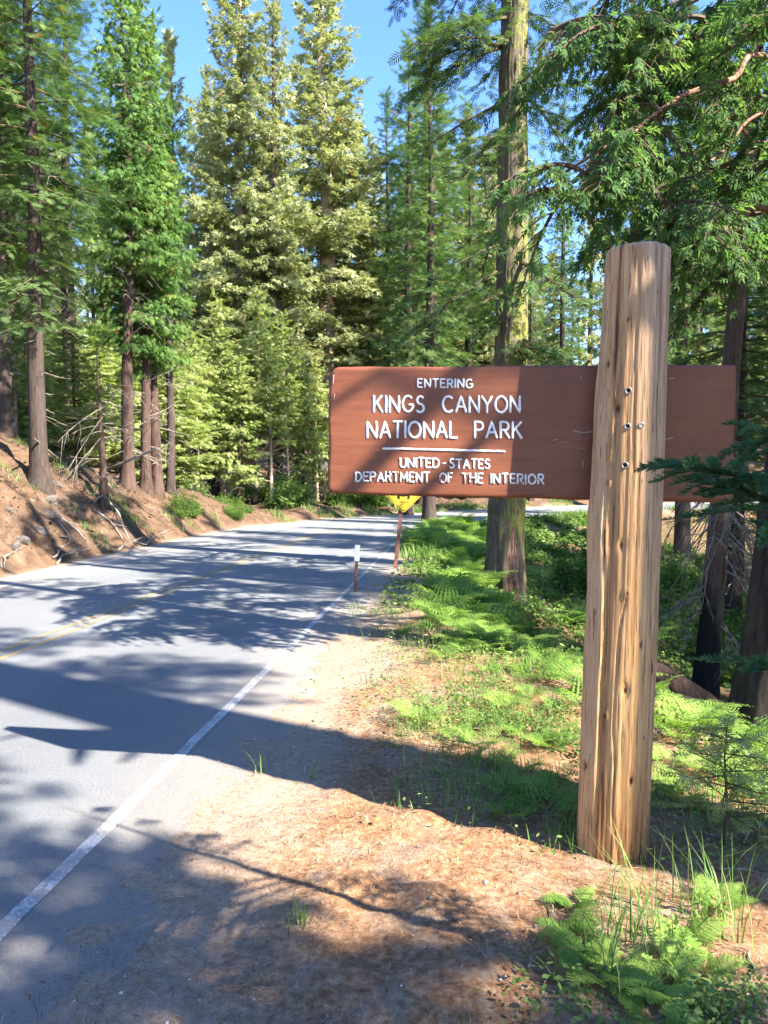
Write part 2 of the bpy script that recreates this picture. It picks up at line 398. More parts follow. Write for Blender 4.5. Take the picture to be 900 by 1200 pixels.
def paint(name, base, under=(.15, .15, .155), lo=.42, hi=.56):
    M = NM(name, .7, .3); pos = M.geo(); a = M.noise(pos, 60, 5, .8); b = M.noise(pos, 6, 5, .7)
    f = M.math('ADD', M.math('MULTIPLY', a, .6), M.math('MULTIPLY', b, .5))
    M.col(M.mix(M.ramp(f, [(lo, 0.0), (hi, 1.0)]), under, M.mix(b, base, tuple(x*.78 for x in base)))); M.bump(a, .4, .004); return M.m
m_white = paint('faded_white_road_paint', (.52, .52, .51), (.26, .25, .24), .535, .575)
m_yellow = paint('faded_yellow_road_paint', (.55, .36, .10), (.17, .16, .14), .50, .66)
for nm, a, b, m in (('edge_line', -3.035, -2.955, m_white), ('edge_line', 3.02, 3.14, m_white), ('centre_line', -.14, -.06, m_yellow), ('centre_line', .06, .14, m_yellow)):
    v, f, _ = strip(a, b, .004, -45, 100, .08, 3, wob=.014); mb = MB(); mb.add(v, f); link(nm, mb.mesh(nm, m), kind='structure')

# ------------------------------------------------------------ trees
def branch_pts(base, az, L, el, droop, upt, n=7, r=rng):
    el = max(-1.0, min(1.05, el)); uu = np.linspace(0, 1, n); h = np.array([math.cos(az), math.sin(az), 0])
    side = np.array([-h[1], h[0], 0])
    wv = r.normal(0, .05, 2)
    p = base+uu[:, None]*L*h[None]+(L*(math.tan(el)*uu-droop*uu**2+upt*uu**3))[:, None]*np.array([0, 0, 1.])
    return p+(L*(wv[0]*np.sin(uu*3)+wv[1]*np.sin(uu*5)))[:, None]*side
def trunk_mesh(H, r0, k=16, rings=40, seed=0, lean=(0, 0), flare=.55, mat=None, tintf=None, wob=.15, rough=.05):
    zz = np.concatenate([np.linspace(-1.0, 1.5, 9), np.linspace(1.9, H, rings)])
    r = r0*np.clip(1-np.clip(zz, 0, H)/H, .012, 1)**.85*(1+flare*np.exp(-np.clip(zz, 0, None)/.45))
    wx = fbm(zz*.12, zz*0, s=seed, o=2)*wob*2; wy = fbm(zz*.12, zz*0+9, s=seed+1, o=2)*wob*2
    wx -= np.interp(0, zz, wx); wy -= np.interp(0, zz, wy)
    pts = np.stack([wx+lean[0]*zz, wy+lean[1]*zz, zz], -1)
    a = np.arange(k)/k*2*np.pi
    nz = 1+rough*2*fbm(np.cos(a)[None]*2.2+5, np.sin(a)[None]*2.2+5, zz[:, None]*.5, s=seed+4, o=3)
    nz = nz*(1+.35*np.exp(-np.clip(zz, 0, None)/.35)[:, None]*np.sin(a*5+seed)[None]*.35)
    return pts, r, k, nz
def tree_proto(key, seed, H, r0, cb, Rm, nb, style, mats, ls=.34, prof=None, dead=0, deadz=(.06, .5), dens=1.0, trunkmat=None, sparse_low=0.):
    """style: fir / cedar / young"""
    r = np.random.default_rng(seed)
    pts, rad, k, nz = trunk_mesh(H, r0, seed=seed, rough=.06)
    mb = MB(); add_tube(mb, pts, rad, k, True, 0, .5, nz); tm = mb.mesh(key+'_trunk', trunkmat)
    cw = MB(); PP, DD, NN, LL, TT = [], [], [], [], []
    for i in range(nb):
        t = (i+r.uniform(0, 1))/nb; z = cb+(H-cb)*(t**.92)
        pr = (1-t)**.75*(.55+.45*min(1, t*5)) if prof is None else prof(t)
        L = max(.25, Rm*pr*r.uniform(.62, 1.18)); az = i*2.39996+r.normal(0, .35)
        if sparse_low and t < .45 and r.random() < sparse_low*(1-t/.45): continue
        if style == 'fir': el = R(-12+46*t**1.6+r.normal(0, 6)); dr = .34*(1-.6*t); up = .18
        elif style[:5] == 'cedar': el = R(2+48*t**1.4+r.normal(0, 8)); dr = .5*(1-.6*t); up = .28
        else: el = R(8+35*t+r.normal(0, 8)); dr = .3; up = .15
        base = np.array([np.interp(z, pts[:, 2], pts[:, 0]), np.interp(z, pts[:, 2], pts[:, 1]), z])
        bp = branch_pts(base, az, L, el, dr, up, 7, r)
        add_tube(cw, bp, np.linspace(.012+.014*L, .004, 7), 4, False, 1)
        bright = r.normal(0, .16)
        h = np.array([math.cos(az), math.sin(az), 0]); sd = np.array([-h[1], h[0], 0])
        us = np.arange(.12 if style != 'fir' else .16, 1.0, ls*.50/L/dens)
        for uu_ in us:
            p0 = np.array([np.interp(uu_, np.linspace(0, 1, 7), bp[:, c]) for c in range(3)])
            for sg in (-1, 1):
                wl = (.62*L*(1-uu_)**.75*min(1, .35+uu_*1.8)+.22)*r.uniform(.6, 1.15)
                a = R(r.normal(52, 9)); d = h*math.cos(a)+sd*sg*math.sin(a); d[2] += math.tan(el)*.5-.18+r.normal(0, .12)
                m = max(1, int(wl/(ls*.62))); q = np.arange(m)/m
                sag = -(.30 if style[:5] == 'cedar' else .12)*wl*q**2
                pp = p0+wl*q[:, None]*d+np.stack([q*0, q*0, sag], -1)+r.normal(0, .03, (m, 3))
                dd = np.tile(d, (m, 1))+r.normal(0, .32, (m, 3))
                nn = np.tile([0, 0, 1.], (m, 1))+r.normal(0, .35, (m, 3))
                if style[:5] == 'cedar':
                    dd[:, 2] -= r.uniform(0, .9, m); nn = r.normal(0, .75, (m, 3))+np.array([0, 0, .7])+h*.5
                if style == 'young': nn += r.normal(0, .4, (m, 3))
                PP.append(pp); DD.append(dd); NN.append(nn); LL.append(ls*r.uniform(.75, 1.25, m))
                TT.append(np.clip(r.normal(.48+bright+.18*uu_, .16, m), 0, .96))
        PP.append(bp[-2:]); DD.append(np.tile(bp[-1]-bp[-2], (2, 1))); NN.append(np.tile([0, 0, 1.], (2, 1))+.1); LL.append(np.full(2, ls)); TT.append(np.full(2, .6))
    # leader
    m = 26; zt = np.linspace(H-2.2, H, m); a = np.arange(m)*2.4
    PP.append(np.stack([np.full(m, pts[-1, 0]), np.full(m, pts[-1, 1]), zt-.1], -1)); DD.append(np.stack([np.cos(a)*.6, np.sin(a)*.6, np.full(m, .9)], -1)); NN.append(np.stack([np.cos(a), np.sin(a), -np.ones(m)], -1)); LL.append(np.full(m, ls*1.1)); TT.append(np.full(m, .6))
    TT = np.concatenate(TT); dm = r.random(len(TT)) < .006; TT[dm] = 1.0
    tpl = {'fir': T_FIR, 'cedar': T_CLU, 'young': T_CED, 'cedar2': T_CED}[style]
    add_sprays(cw, tpl, np.concatenate(PP), np.concatenate(DD), np.concatenate(NN), np.concatenate(LL), 0, TT)
    cm = cw.mesh(key+'_crown', [mats, m_twig], False)
    dm_ = None
    if dead:
        db = MB()
        for i in range(dead):
            z = H*r.uniform(*deadz); L = r.uniform(.4, 1.5)*min(1, Rm/2.2); az = r.uniform(0, 6.28)
            base = np.array([np.interp(z, pts[:, 2], pts[:, 0]), np.interp(z, pts[:, 2], pts[:, 1]), z])
            bp = branch_pts(base, az, L, R(r.normal(2, 14)), r.uniform(-.1, .5), r.uniform(0, .3), 7, r)
            add_tube(db, bp, np.linspace(.016, .004, 7), 4, False)
            for j in range(r.integers(1, 5)):
                q = r.integers(2, 6); az2 = az+r.choice([-1, 1])*r.uniform(.5, 1.1)
                add_tube(db, branch_pts(bp[q], az2, L*r.uniform(.2, .5), R(r.normal(-10, 20)), .3, .1, 4, r), np.linspace(.009, .003, 4), 3, False)
        dm_ = db.mesh(key+'_dead', m_deadwood)
    return dict(t=tm, c=cm, d=dm_, H=H)

proto = {}
proto['fir'] = tree_proto('fir', 1, 24, .29, 4.8, 3.1, 128, 'fir', m_fir, .36, dead=34, deadz=(.1, .4), trunkmat=m_bark)
proto['firb'] = tree_proto('firb', 2, 26, .36, 5.0, 2.7, 130, 'fir', m_fir2, .36, dead=26, deadz=(.06, .4), trunkmat=m_bark)
proto['firc'] = tree_proto('firc', 3, 18, .27, 7.0, 2.4, 74, 'fir', m_fir, .33, dead=60, deadz=(.08, .7), trunkmat=m_bark, sparse_low=.4)
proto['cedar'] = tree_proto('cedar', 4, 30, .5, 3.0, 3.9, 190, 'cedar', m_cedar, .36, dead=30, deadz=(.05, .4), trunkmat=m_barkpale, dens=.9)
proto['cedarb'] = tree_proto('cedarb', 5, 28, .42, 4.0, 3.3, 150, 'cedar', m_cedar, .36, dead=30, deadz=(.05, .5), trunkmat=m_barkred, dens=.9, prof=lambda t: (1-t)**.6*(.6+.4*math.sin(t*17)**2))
proto['bcedar'] = tree_proto('bcedar', 6, 17, .215, 4.2, 2.1, 130, 'cedar2', m_cedar2, .25, dead=80, deadz=(.07, .75), trunkmat=m_barkred, sparse_low=.5)
proto['young'] = tree_proto('young', 8, 8.5, .09, 3.0, 1.6, 60, 'young', m_young, .26, dead=40, deadz=(.05, .4), trunkmat=m_barkpale)
proto['youngb'] = tree_proto('youngb', 9, 6.5, .075, 1.0, 1.5, 60, 'young', m_young, .24, dead=16, deadz=(.05, .3), trunkmat=m_barkred)
proto['farfir'] = tree_proto('farfir', 10, 24, .3, 3.5, 2.4, 80, 'fir', m_fir2, .55, trunkmat=m_bark)
proto['farcedar'] = tree_proto('farcedar', 11, 24, .32, 2.5, 2.6, 80, 'cedar', m_cedar, .62, trunkmat=m_bark)

def place(key, x, y, h, label, group=None, name='conifer_tree', cat='tree', lean=(0, 0), wide=1.0, rz=None, crown=True, dead=True, sink=.15):
    p = proto[key]; s = h/p['H']; z = gz(x, y)-sink
    o = empty(name, (x, y, z), label, cat, group, random.uniform(0, 6.28) if rz is None else rz)
    o.scale = (s*wide, s*wide, s); 
    if lean != (0, 0): o.rotation_euler = (lean[1], lean[0], o.rotation_euler[2])
    link('trunk', p['t'], o)
    if crown: link('crown', p['c'], o)
    if dead and p['d']: link('dead_branches', p['d'], o, kind='stuff')
    return o
def at_px(key, px, Y, h, label, **k): return place(key, XofP(px, Y), Y, h, label, **k)

# left side, on the cut bank
at_px('fir', 47, 19, 20, 'tall dark fir with a thick leaning grey trunk low on the bank at far left', name='fir_tree', wide=.95, rz=2.1)
at_px('fir', 6, 22.5, 20, 'fir with a reddish trunk standing at the top of the bank, at the left edge', name='fir_tree', rz=1.0)
at_px('bcedar', 150, 24.5, 17.8, 'cedar with the widest reddish trunk, leftmost of the four in the cluster on the bank', name='cedar_tree', wide=.95, rz=.3)
at_px('bcedar', 171, 25.2, 17.2, 'cedar second from left in the trunk cluster on the bank, bright green top', name='cedar_tree', rz=2.2, wide=.85)
at_px('bcedar', 184, 26.0, 16.2, 'cedar with drooping green boughs over the road, third trunk of the cluster', name='cedar_tree', rz=4.1, wide=.95)
at_px('firc', 200, 26.5, 13.5, 'slim dark fir, rightmost and thinnest of the four clustered trunks', name='fir_tree', wide=.8)
at_px('firc', 85, 31, 21, 'dark fir behind the dead sapling, between the two left trunk groups', name='fir_tree', wide=1.25)
at_px('fir', 22, 36, 26, 'dark fir rising behind the leftmost bank trees', name='fir_tree', wide=1.1)
at_px('young', 20, 29, 8, 'young bright green conifer behind the bank at far left', name='young_conifer')
at_px('youngb', 65, 33, 7, 'small bright conifer between the leaning fir and the dead sapling', name='young_conifer')
at_px('farcedar', 207, 48, 29, 'pale pointed tree top showing right of the bright cedars', name='cedar_tree', wide=.8)
at_px('young', 215, 34, 8.5, 'bright young conifer just right of the trunk cluster', name='young_conifer')
# bright trees beyond the bend
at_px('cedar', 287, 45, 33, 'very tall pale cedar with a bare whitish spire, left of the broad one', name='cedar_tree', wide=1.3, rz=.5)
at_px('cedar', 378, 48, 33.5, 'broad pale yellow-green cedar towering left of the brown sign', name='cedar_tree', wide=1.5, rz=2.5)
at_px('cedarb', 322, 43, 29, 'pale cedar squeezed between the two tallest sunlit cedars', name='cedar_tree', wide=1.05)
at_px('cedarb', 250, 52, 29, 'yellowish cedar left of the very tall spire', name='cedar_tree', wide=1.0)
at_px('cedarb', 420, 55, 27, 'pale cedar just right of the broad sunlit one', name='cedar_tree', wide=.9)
for i, (px, Y, h, k) in enumerate([(232, 36, 8.5, 'young'), (262, 38, 10.5, 'young'), (280, 36.5, 7.5, 'youngb'), (300, 39, 11, 'young'), (318, 37.5, 9, 'young'), (338, 40, 10, 'young'), (355, 42, 8, 'youngb'), (246, 41, 9, 'youngb'), (395, 46, 7, 'youngb'), (372, 44, 8.5, 'young')]):
    at_px(k, px, Y, h, 'young yellow-green conifer with a thin trunk in the sunlit thicket beyond the bend', group='young conifers beyond the bend', name='young_conifer')
for i, (px, Y, h, k) in enumerate([(-20, 30, 7, 'young'), (5, 33, 6, 'youngb'), (30, 35, 8, 'young'), (48, 30, 5, 'youngb'), (78, 33, 7, 'young'), (92, 28, 5.5, 'youngb'), (104, 36, 8, 'young'), (118, 31, 6.5, 'youngb'), (134, 38, 9, 'young'), (142, 32, 6, 'youngb'), (160, 36, 8, 'young'), (176, 33, 6, 'youngb'), (192, 38, 8, 'young'), (206, 33, 6.5, 'youngb'), (222, 39, 8, 'young')]):
    at_px(k, px, Y, h, 'small bright conifer filling the gaps behind the trunks on the left bank', group='small conifers behind the bank trunks', name='young_conifer', wide=1.5)
# centre
at_px('firb', 476, 38, 24, 'dark fir with a straight grey trunk right of the pale cedars, above the sign', name='fir_tree', wide=.95)
at_px('firb', 503, 33, 24, 'blue-green fir whose boughs hang left of the mossy trunk', name='fir_tree', wide=.9, rz=3)
at_px('fir', 497, 46, 31, 'tall dark drooping fir filling the gap left of the mossy trunk', name='fir_tree', wide=1.15, rz=1.3)
at_px('fir', 455, 50, 27, 'fir standing behind the sunlit bend above the middle of the sign', name='fir_tree')
at_px('farfir', 545, 48, 25, 'fir seen just left of the mossy trunk', name='fir_tree')
at_px('firb', 655, 52, 27, 'tall fir showing just right of the mossy trunk', name='fir_tree', wide=.8)
at_px('farcedar', 690, 62, 29, 'pale spire left of the post top', name='cedar_tree', wide=.8)
at_px('farfir', 735, 66, 33, 'pointed fir top above the log post', name='fir_tree', wide=.8)
at_px('farfir', 622, 45, 20, 'slim fir right behind the mossy trunk', name='fir_tree', wide=.7)
at_px('firb', 800, 30, 24, 'dark fir behind the right end of the sign', name='fir_tree', wide=1.0)
at_px('fir', 862, 18, 15, 'bushy dark fir filling the thicket just right of the sign end', name='fir_tree', wide=1.2)
at_px('firb', 905, 24, 20, 'fir behind the leaning trunks at the right edge', name='fir_tree', wide=1.0)
at_px('firb', 760, 36, 25, 'fir behind the log post in the ravine', name='fir_tree', wide=1.0)
at_px('firb', 720, 44, 22, 'fir between the post and the pale spire', name='fir_tree', wide=.9)

for px, Y, h in ((440, 56, 26), (520, 58, 27), (566, 54, 25), (600, 60, 29), (545, 64, 30), (480, 62, 29)):
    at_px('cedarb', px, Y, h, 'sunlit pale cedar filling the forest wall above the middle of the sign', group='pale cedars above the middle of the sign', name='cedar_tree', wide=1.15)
def skyline(px):
    return np.interp(px, [-400, 0, 100, 180, 205, 240, 400, 440, 560, 600, 640, 700, 740, 800, 1300], [60, 90, 110, 60, 150, 130, 140, 200, 190, 150, 230, 250, 210, 140, 100])
r_ = np.random.default_rng(21); n_far = 0
for i in range(150):
    px = -300+1500*((i*.61803) % 1); Y = 50+75*r_.random()**.8; x = XofP(px, Y)
    s_, d_ = road_sd(x, Y)
    if abs(float(d_)) < 7: continue
    zt = (560-float(skyline(px))-r_.uniform(-10, 130))*Y/F+CAM_Z; h = zt-gz(x, Y)
    if h < 9: continue
    k = 'farcedar' if r_.random() < .55 else 'farfir'
    if 640 < px < 760 and r_.random() < .4: continue
    place(k, x, Y, h, 'distant conifer of the forest far beyond the bend', group='distant forest conifers', name='distant_conifer', wide=min(1.5, 22/h*1.15))
# trees out of frame to the right and behind, whose shade falls across the road
right_trees = [('fir', 10.9, 6.6, 22), ('firb', 15.9, 3.9, 25), ('farfir', 19.5, 5.3, 22), ('farfir', 25.1, 3.1, 25), ('fir', 20, 8, 26), ('firb', 14.2, 11.9, 24), ('fir', 24, 2, 27), ('cedarb', 20.9, 1.2, 27), ('firb', 27, 10, 26),
    ('bcedar', 7.61, -2.24, 15.5), ('fir', 18.9, .3, 25), ('firb', 14, 14.5, 24), ('fir', 26, 14, 26), ('fir', 17, 16.5, 22), ('fir', 10.5, -6.0, 19), ('firb', 11.5, -9.5, 24), ('bcedar', 5.2, -3.6, 15), ('fir', 16, -12, 24), ('firb', 2.5, -9.5, 22),
    ('fir', 30, 20, 26), ('firb', 20, 20, 25), ('fir', 33, -2, 28), ('cedarb', -4, -18, 26), ('fir', 24, -14, 27)]
for k, x, y, h in right_trees:
    place(k, x, y, h, 'conifer outside the frame on the sunward side of the road', group='conifers out of frame', name='conifer_tree', dead=False, wide=.86 if (k == 'bcedar' and x > 7) else .72 if 6 < x*.515+y*.857 < 17 else 1.0)
for k, x, y, h in [('fir', -14, 12, 22), ('firb', -17, 20, 24), ('fir', -13, 4, 22), ('cedarb', -20, 28, 24), ('firb', -15, -6, 22)]:
    place(k, x, y, h, 'conifer outside the frame on top of the left bank', group='conifers out of frame on the bank', name='conifer_tree')

# big bare trunk out of frame towards the sun: its shade falls on the post and the right half of the board
gx_, gy_ = 9.04, -.67
bt = empty('great_trunk_tree', (gx_, gy_, gz(gx_, gy_)), 'great old conifer outside the frame, towards the sun from the sign', 'tree')
pts, rad, k, nz = trunk_mesh(34, .63, k=28, seed=140, rough=.05, flare=.2, wob=.05); mb = MB(); add_tube(mb, pts, rad, k, True, 0, .5, nz); link('trunk', mb.mesh('great_trunk', m_barkred), bt)
sdir = np.array(to_sun); bo = np.array([gx_, gy_, gz(gx_, gy_)])
for (pxa, pya, pxb, pyb, rr0) in ((372, 474, 455, 424, .026), (400, 590, 545, 425, .056), (480, 590, 640, 450, .040)):
    a_ = np.array(P(pxa, pya, 3.9))+sdir*7.5; b_ = np.array(P(pxb, pyb, 3.9))+sdir*8.0; b2_ = b_+(b_-a_)*.9; b2_ = b2_*.4+.6*np.array([gx_, gy_, b2_[2]+.3])
    pp_ = np.stack([a_-(b_-a_)*.4, a_, (a_+b_)/2, b_, b2_, [gx_, gy_, b2_[2]+.5]])-bo
    lm = MB(); add_tube(lm, pp_, np.array([.3, .8, .95, 1, 1.3, 1.6])*rr0, 8); link('limb', lm.mesh('great_limb', m_barkred), bt)
# small dead sapling on the bank
def dead_limb(db, base, az, el, L, r0, r, depth=2, k=5):
    bp = branch_pts(np.asarray(base, float), az, L, el, r.uniform(.1, .6), r.uniform(0, .3), 9, r)
    add_tube(db, bp, np.linspace(r0, r0*.25, 9), k, False)
    if depth:
        for j in range(r.integers(4, 8)):
            q = r.integers(2, 9); dead_limb(db, bp[q], az+r.choice([-1, 1])*r.uniform(.3, 1.2), el+r.normal(-.25, .45), L*r.uniform(.25, .55), r0*.45, r, depth-1, 3)
x, y = XofP(122, 21), 21
t_ = empty('dead_sapling', (x, y, gz(x, y)), 'thin pinkish dead sapling with bare curving twigs on the bank', 'dead tree')
r = np.random.default_rng(5); pts, rad, k, nz = trunk_mesh(4.6, .12, seed=40, rough=.05, flare=.3)
mb = MB(); add_tube(mb, pts, rad, k, True, 0, .5, nz); link('trunk', mb.mesh('sapling_trunk', m_barkred), t_)
db = MB()
for i in range(26):
    z = r.uniform(.3, 3.6); az = r.choice([math.pi, 0, -1.6, 2.4, -2.6, .7])+r.normal(0, .4)
    dead_limb(db, (0, 0, z), az, R(r.normal(-5, 18)), r.uniform(.5, 1.25), .014, r, 1)
link('dead_branches', db.mesh('sapling_dead', m_deadwood), t_, kind='stuff')

# the mossy trunk
X0, Y0 = XofP(590, 15.3), 15.3; z0 = gz(X0, Y0)
moss_tree = empty('mossy_fir', (X0, Y0, z0), 'huge mossy fir with a fire scar at its foot, right of the road', 'tree')
H = 26; zz = np.concatenate([np.linspace(-1.2, 3.5, 60), np.linspace(3.6, 14, 110), np.linspace(14.3, H, 25)])
K = 96; a = np.arange(K)/K*2*np.pi     # a=0 -> towards +x after our own frame
rr = .37*(1-np.clip(zz, 0, H)/H*.9)**.75*(1+.22*np.exp(-np.clip(zz, 0, None)/.5))
A, Z = np.meshgrid(a, zz)
bk = .035*np.abs(fbm(np.cos(A)*9, np.sin(A)*9, Z*1.6, s=51, o=4))*2+.06*fbm(np.cos(A)*1.2, np.sin(A)*1.2, Z*.4, s=52, o=2)
sc_ang = np.abs((A-R(292)+np.pi) % (2*np.pi)-np.pi); scar = np.exp(-(sc_ang/.42)**4)*(1-sstep(1.05, 1.45, Z-.25*np.cos(sc_ang*6)))
rad2 = rr[:, None]+bk-.10*scar+.05*np.exp(-((sc_ang-.55)/.13)**2)*(1-sstep(.9, 1.5, Z))
rad2 *= 1+.08*np.sin(A*4+1)*np.exp(-np.clip(Z, 0, None)/.6)
lean = .016
V = np.stack([rad2*np.cos(A)+lean*Z+.05*np.sin(Z*.35), rad2*np.sin(A), Z], -1)
ii = np.arange(V.shape[0]*K).reshape(V.shape[0], K); i2 = np.roll(ii, -1, 1)
fq = np.stack([ii[:-1], i2[:-1], i2[1:], ii[1:]], -1).reshape(-1, 4)
sidef = np.cos(A-R(-25))      # moss on the lit right side
ti = .46+.15*sidef-.28*(1-sstep(.7, 1.6, Z))+.10*np.exp(-((Z-4)/2.5)**2)
ti = np.where(scar > .5, -.5, ti)
scf = (scar.reshape(-1)[fq].mean(1) > .5)
mb = MB(); mb.add(V, fq[~scf], 0, ti.ravel()); mb.f.append((fq[scf], 1))
M = NM('burnt_scar_wood', .9, .15); vv = M.tex((14, 14, 2.5)); n = M.noise(vv, 1.5, 7, .7, .5)
M.col(M.ramp(n, [(.36, (.03, .018, .014)), (.5, (.26, .15, .11)), (.66, (.46, .33, .27))])); M.bump(n, .9, .05)
link('trunk', mb.mesh('mossy_trunk', [m_moss, M.m]), moss_tree)
# its hanging boughs
def bough(cw, base, az, L, el, r, ls=.30, droop=.45, tpl=None, tl=.45, twigmi=1, dens=1.0, hang=.15):
    bp = branch_pts(np.asarray(base, float), az, L, el, droop, .12, 10, r)
    add_tube(cw, bp, np.linspace(.015+.012*L, .005, 10), 5, False, twigmi)
    h = np.array([math.cos(az), math.sin(az), 0]); sd = np.array([-h[1], h[0], 0]); lin = np.linspace(0, 1, 10)
    PP, DD, NN, LL, TT = [], [], [], [], []
    for uu_ in np.arange(.2, 1, .5*ls/L/dens):
        p0 = np.array([np.interp(uu_, lin, bp[:, c]) for c in range(3)])
        for sg in (-1, 1):
            wl = (.5*L*(1-uu_)**.7+.2)*r.uniform(.5, 1.2); an = R(r.normal(50, 12)); d = h*math.cos(an)+sd*sg*math.sin(an); d[2] += -.25+r.normal(0, .15)
            m = max(2, int(wl/(ls*.55))); q = np.arange(m)/m
            pp = p0+wl*q[:, None]*d+np.stack([q*0, q*0, -hang*wl*q**2*2], -1)
            add_tube(cw, pp, np.linspace(.008, .003, m), 3, False, twigmi)
            PP.append(pp); DD.append(np.tile(d, (m, 1))+r.normal(0, .35, (m, 3))-np.array([0, 0, hang*2])*r.uniform(0, 1, (m, 1))); NN.append(np.tile([0, 0, 1.], (m, 1))+r.normal(0, .4, (m, 3))); LL.append(ls*r.uniform(.7, 1.2, m)); TT.append(np.clip(r.normal(tl, .18, m), 0, .96))
    add_sprays(cw, tpl or T_FIR, np.concatenate(PP), np.concatenate(DD), np.concatenate(NN), np.concatenate(LL), 0, np.concatenate(TT))
r = np.random.default_rng(14); cw = MB()
for i in range(64):
    z = r.uniform(6.0, 22) if i < 54 else r.uniform(4.3, 6.0)
    az = r.choice([math.pi-.3, math.pi+.5, -.1, .5, -.9, 1.7, -2.2])+r.normal(0, .4); L = r.uniform(1.0, 2.9)*(1.0 if z > 6 else .5)
    if abs((az+math.pi/2+math.pi) % (2*math.pi)-math.pi) < .55 and z < 11: continue
    bough(cw, (lean*z, 0, z), az, L, R(r.normal(-16, 8)), r, .30, .35)
link('crown', cw.mesh('mossy_crown', [m_fir, m_twig], False), moss_tree)

r = np.random.default_rng(91); cw = MB()      # a few boughs high on the great trunk
for i in range(26):
    z = r.uniform(11.8, 24); az = R(59)+r.normal(0, .35); bough(cw, (0, 0, z), az, r.uniform(.9, 2.2), R(r.normal(-10, 10)), r, .32, .35)
link('crown', cw.mesh('great_crown', [m_fir, m_twig], False), bt)
# right-hand trunks
def custom_tree(name, px, py, Y, rad0, H, lean, mat, label, seed, tintf=None):
    p = P(px, py, Y); z0 = gz(p.x, p.y)
    o = empty(name, (p.x, p.y, z0), label, 'tree')
    zz = np.concatenate([np.linspace(-1.5, 5, 90), np.linspace(5.2, H, 40)]); K = 64; a = np.arange(K)/K*2*np.pi
    A, Z = np.meshgrid(a, zz); rr = rad0*(1-np.clip(Z, 0, H)/H*.92)**.8*(1+.35*np.exp(-np.clip(Z, 0, None)/.5))
    rr = rr*(1+.10*np.abs(fbm(np.cos(A)*6, np.sin(A)*6, Z*1.5, s=seed, o=4))*2+.10*fbm(np.cos(A)*1.3, np.sin(A)*1.3, Z*.8, s=seed+3, o=2))
    V = np.stack([rr*np.cos(A)+lean*Z, rr*np.sin(A), Z], -1)
    ii = np.arange(V.shape[0]*K).reshape(V.shape[0], K); i2 = np.roll(ii, -1, 1)
    mb = MB(); mb.add(V, np.stack([ii[:-1], i2[:-1], i2[1:], ii[1:]], -1).reshape(-1, 4), 0, (1-sstep(.5, 2.2, Z+.5*np.cos(A))).ravel())
    link('trunk', mb.mesh(name+'_trunk', mat), o); return o
m_char = bark('bark_charred_at_foot', (.03, .022, .018), (.15, .11, .09), 1, None, [(.45, .75, (.022, .019, .018))])
t2 = custom_tree('charred_tree', 826, 812, 11, .155, 17, .06, m_char, 'slender tree with a blackened foot right of the log post, beside the fallen log', 61)
t3 = custom_tree('dark_trunk_tree', 890, 890, 6.6, .23, 18, .09, m_barkdark, 'dark thick trunk cut by the right edge of the photo', 65)
r = np.random.default_rng(77)
for o, zs, col_, lo in ((t2, (6.0, 15), m_lace, .075), (t3, (5.0, 15), m_lace, .11)):
    cw = MB()
    for i in range(34):
        z = r.uniform(*zs); bough(cw, (lo*z*.8, 0, z), r.uniform(0, 6.28), r.uniform(.7, 1.5)*(1-.5*(z-zs[0])/(zs[1]-zs[0])), R(r.normal(-8, 12)), r, .30, .4, T_FIR)
    link('crown', cw.mesh('right_crown', [m_lace, m_twig], False), o)
db = MB()      # pale dead twigs at the charred tree
for i in range(30):
    z = r.uniform(.9, 4.2) if i > 8 else r.uniform(2.4, 3.3); az = r.choice([math.pi, math.pi+.6, math.pi-.5, -1.7, -1.2, 0, -.5])+r.normal(0, .3)
    dead_limb(db, (.06*z, 0, z), az, R(r.normal(-25, 20)), r.uniform(.5, 1.15), .020, r, 2, 3)
link('dead_branches', db.mesh('charred_dead', m_deadwood), t2, kind='stuff')

# cedar leaning in from the upper right with long red limbs (trunk out of frame)
cx, cy = 6.2, 8.6; cz = gz(cx, cy)
ced = empty('overhanging_cedar', (cx, cy, cz), 'cedar hanging lacy green boughs and curved red limbs over the top right', 'tree')
pts, rad, k, nz = trunk_mesh(19, .34, seed=90, rough=.06)
mb = MB(); add_tube(mb, pts, rad, k, True, 0, .5, nz); link('trunk', mb.mesh('cedar_trunk', m_barkred), ced)
r = np.random.default_rng(33); lb = MB(); cw = MB(); o3 = np.array([cx, cy, cz])
def spline(pp, n=28):
    pp = np.array([list(q) for q in pp], float); tt = np.linspace(0, 1, len(pp)); t2_ = np.linspace(0, 1, n)
    out = np.zeros((n, 3))
    # Catmull-Rom
    m = len(pp)-1; e = np.vstack([2*pp[0]-pp[1], pp, 2*pp[-1]-pp[-2]])
    for i, t in enumerate(t2_):
        s = min(int(t*m), m-1); f = t*m-s; p0, p1, p2, p3 = e[s:s+4]
        out[i] = .5*((2*p1)+(-p0+p2)*f+(2*p0-5*p1+4*p2-p3)*f*f+(-p0+3*p1-3*p2+p3)*f**3)
    return out
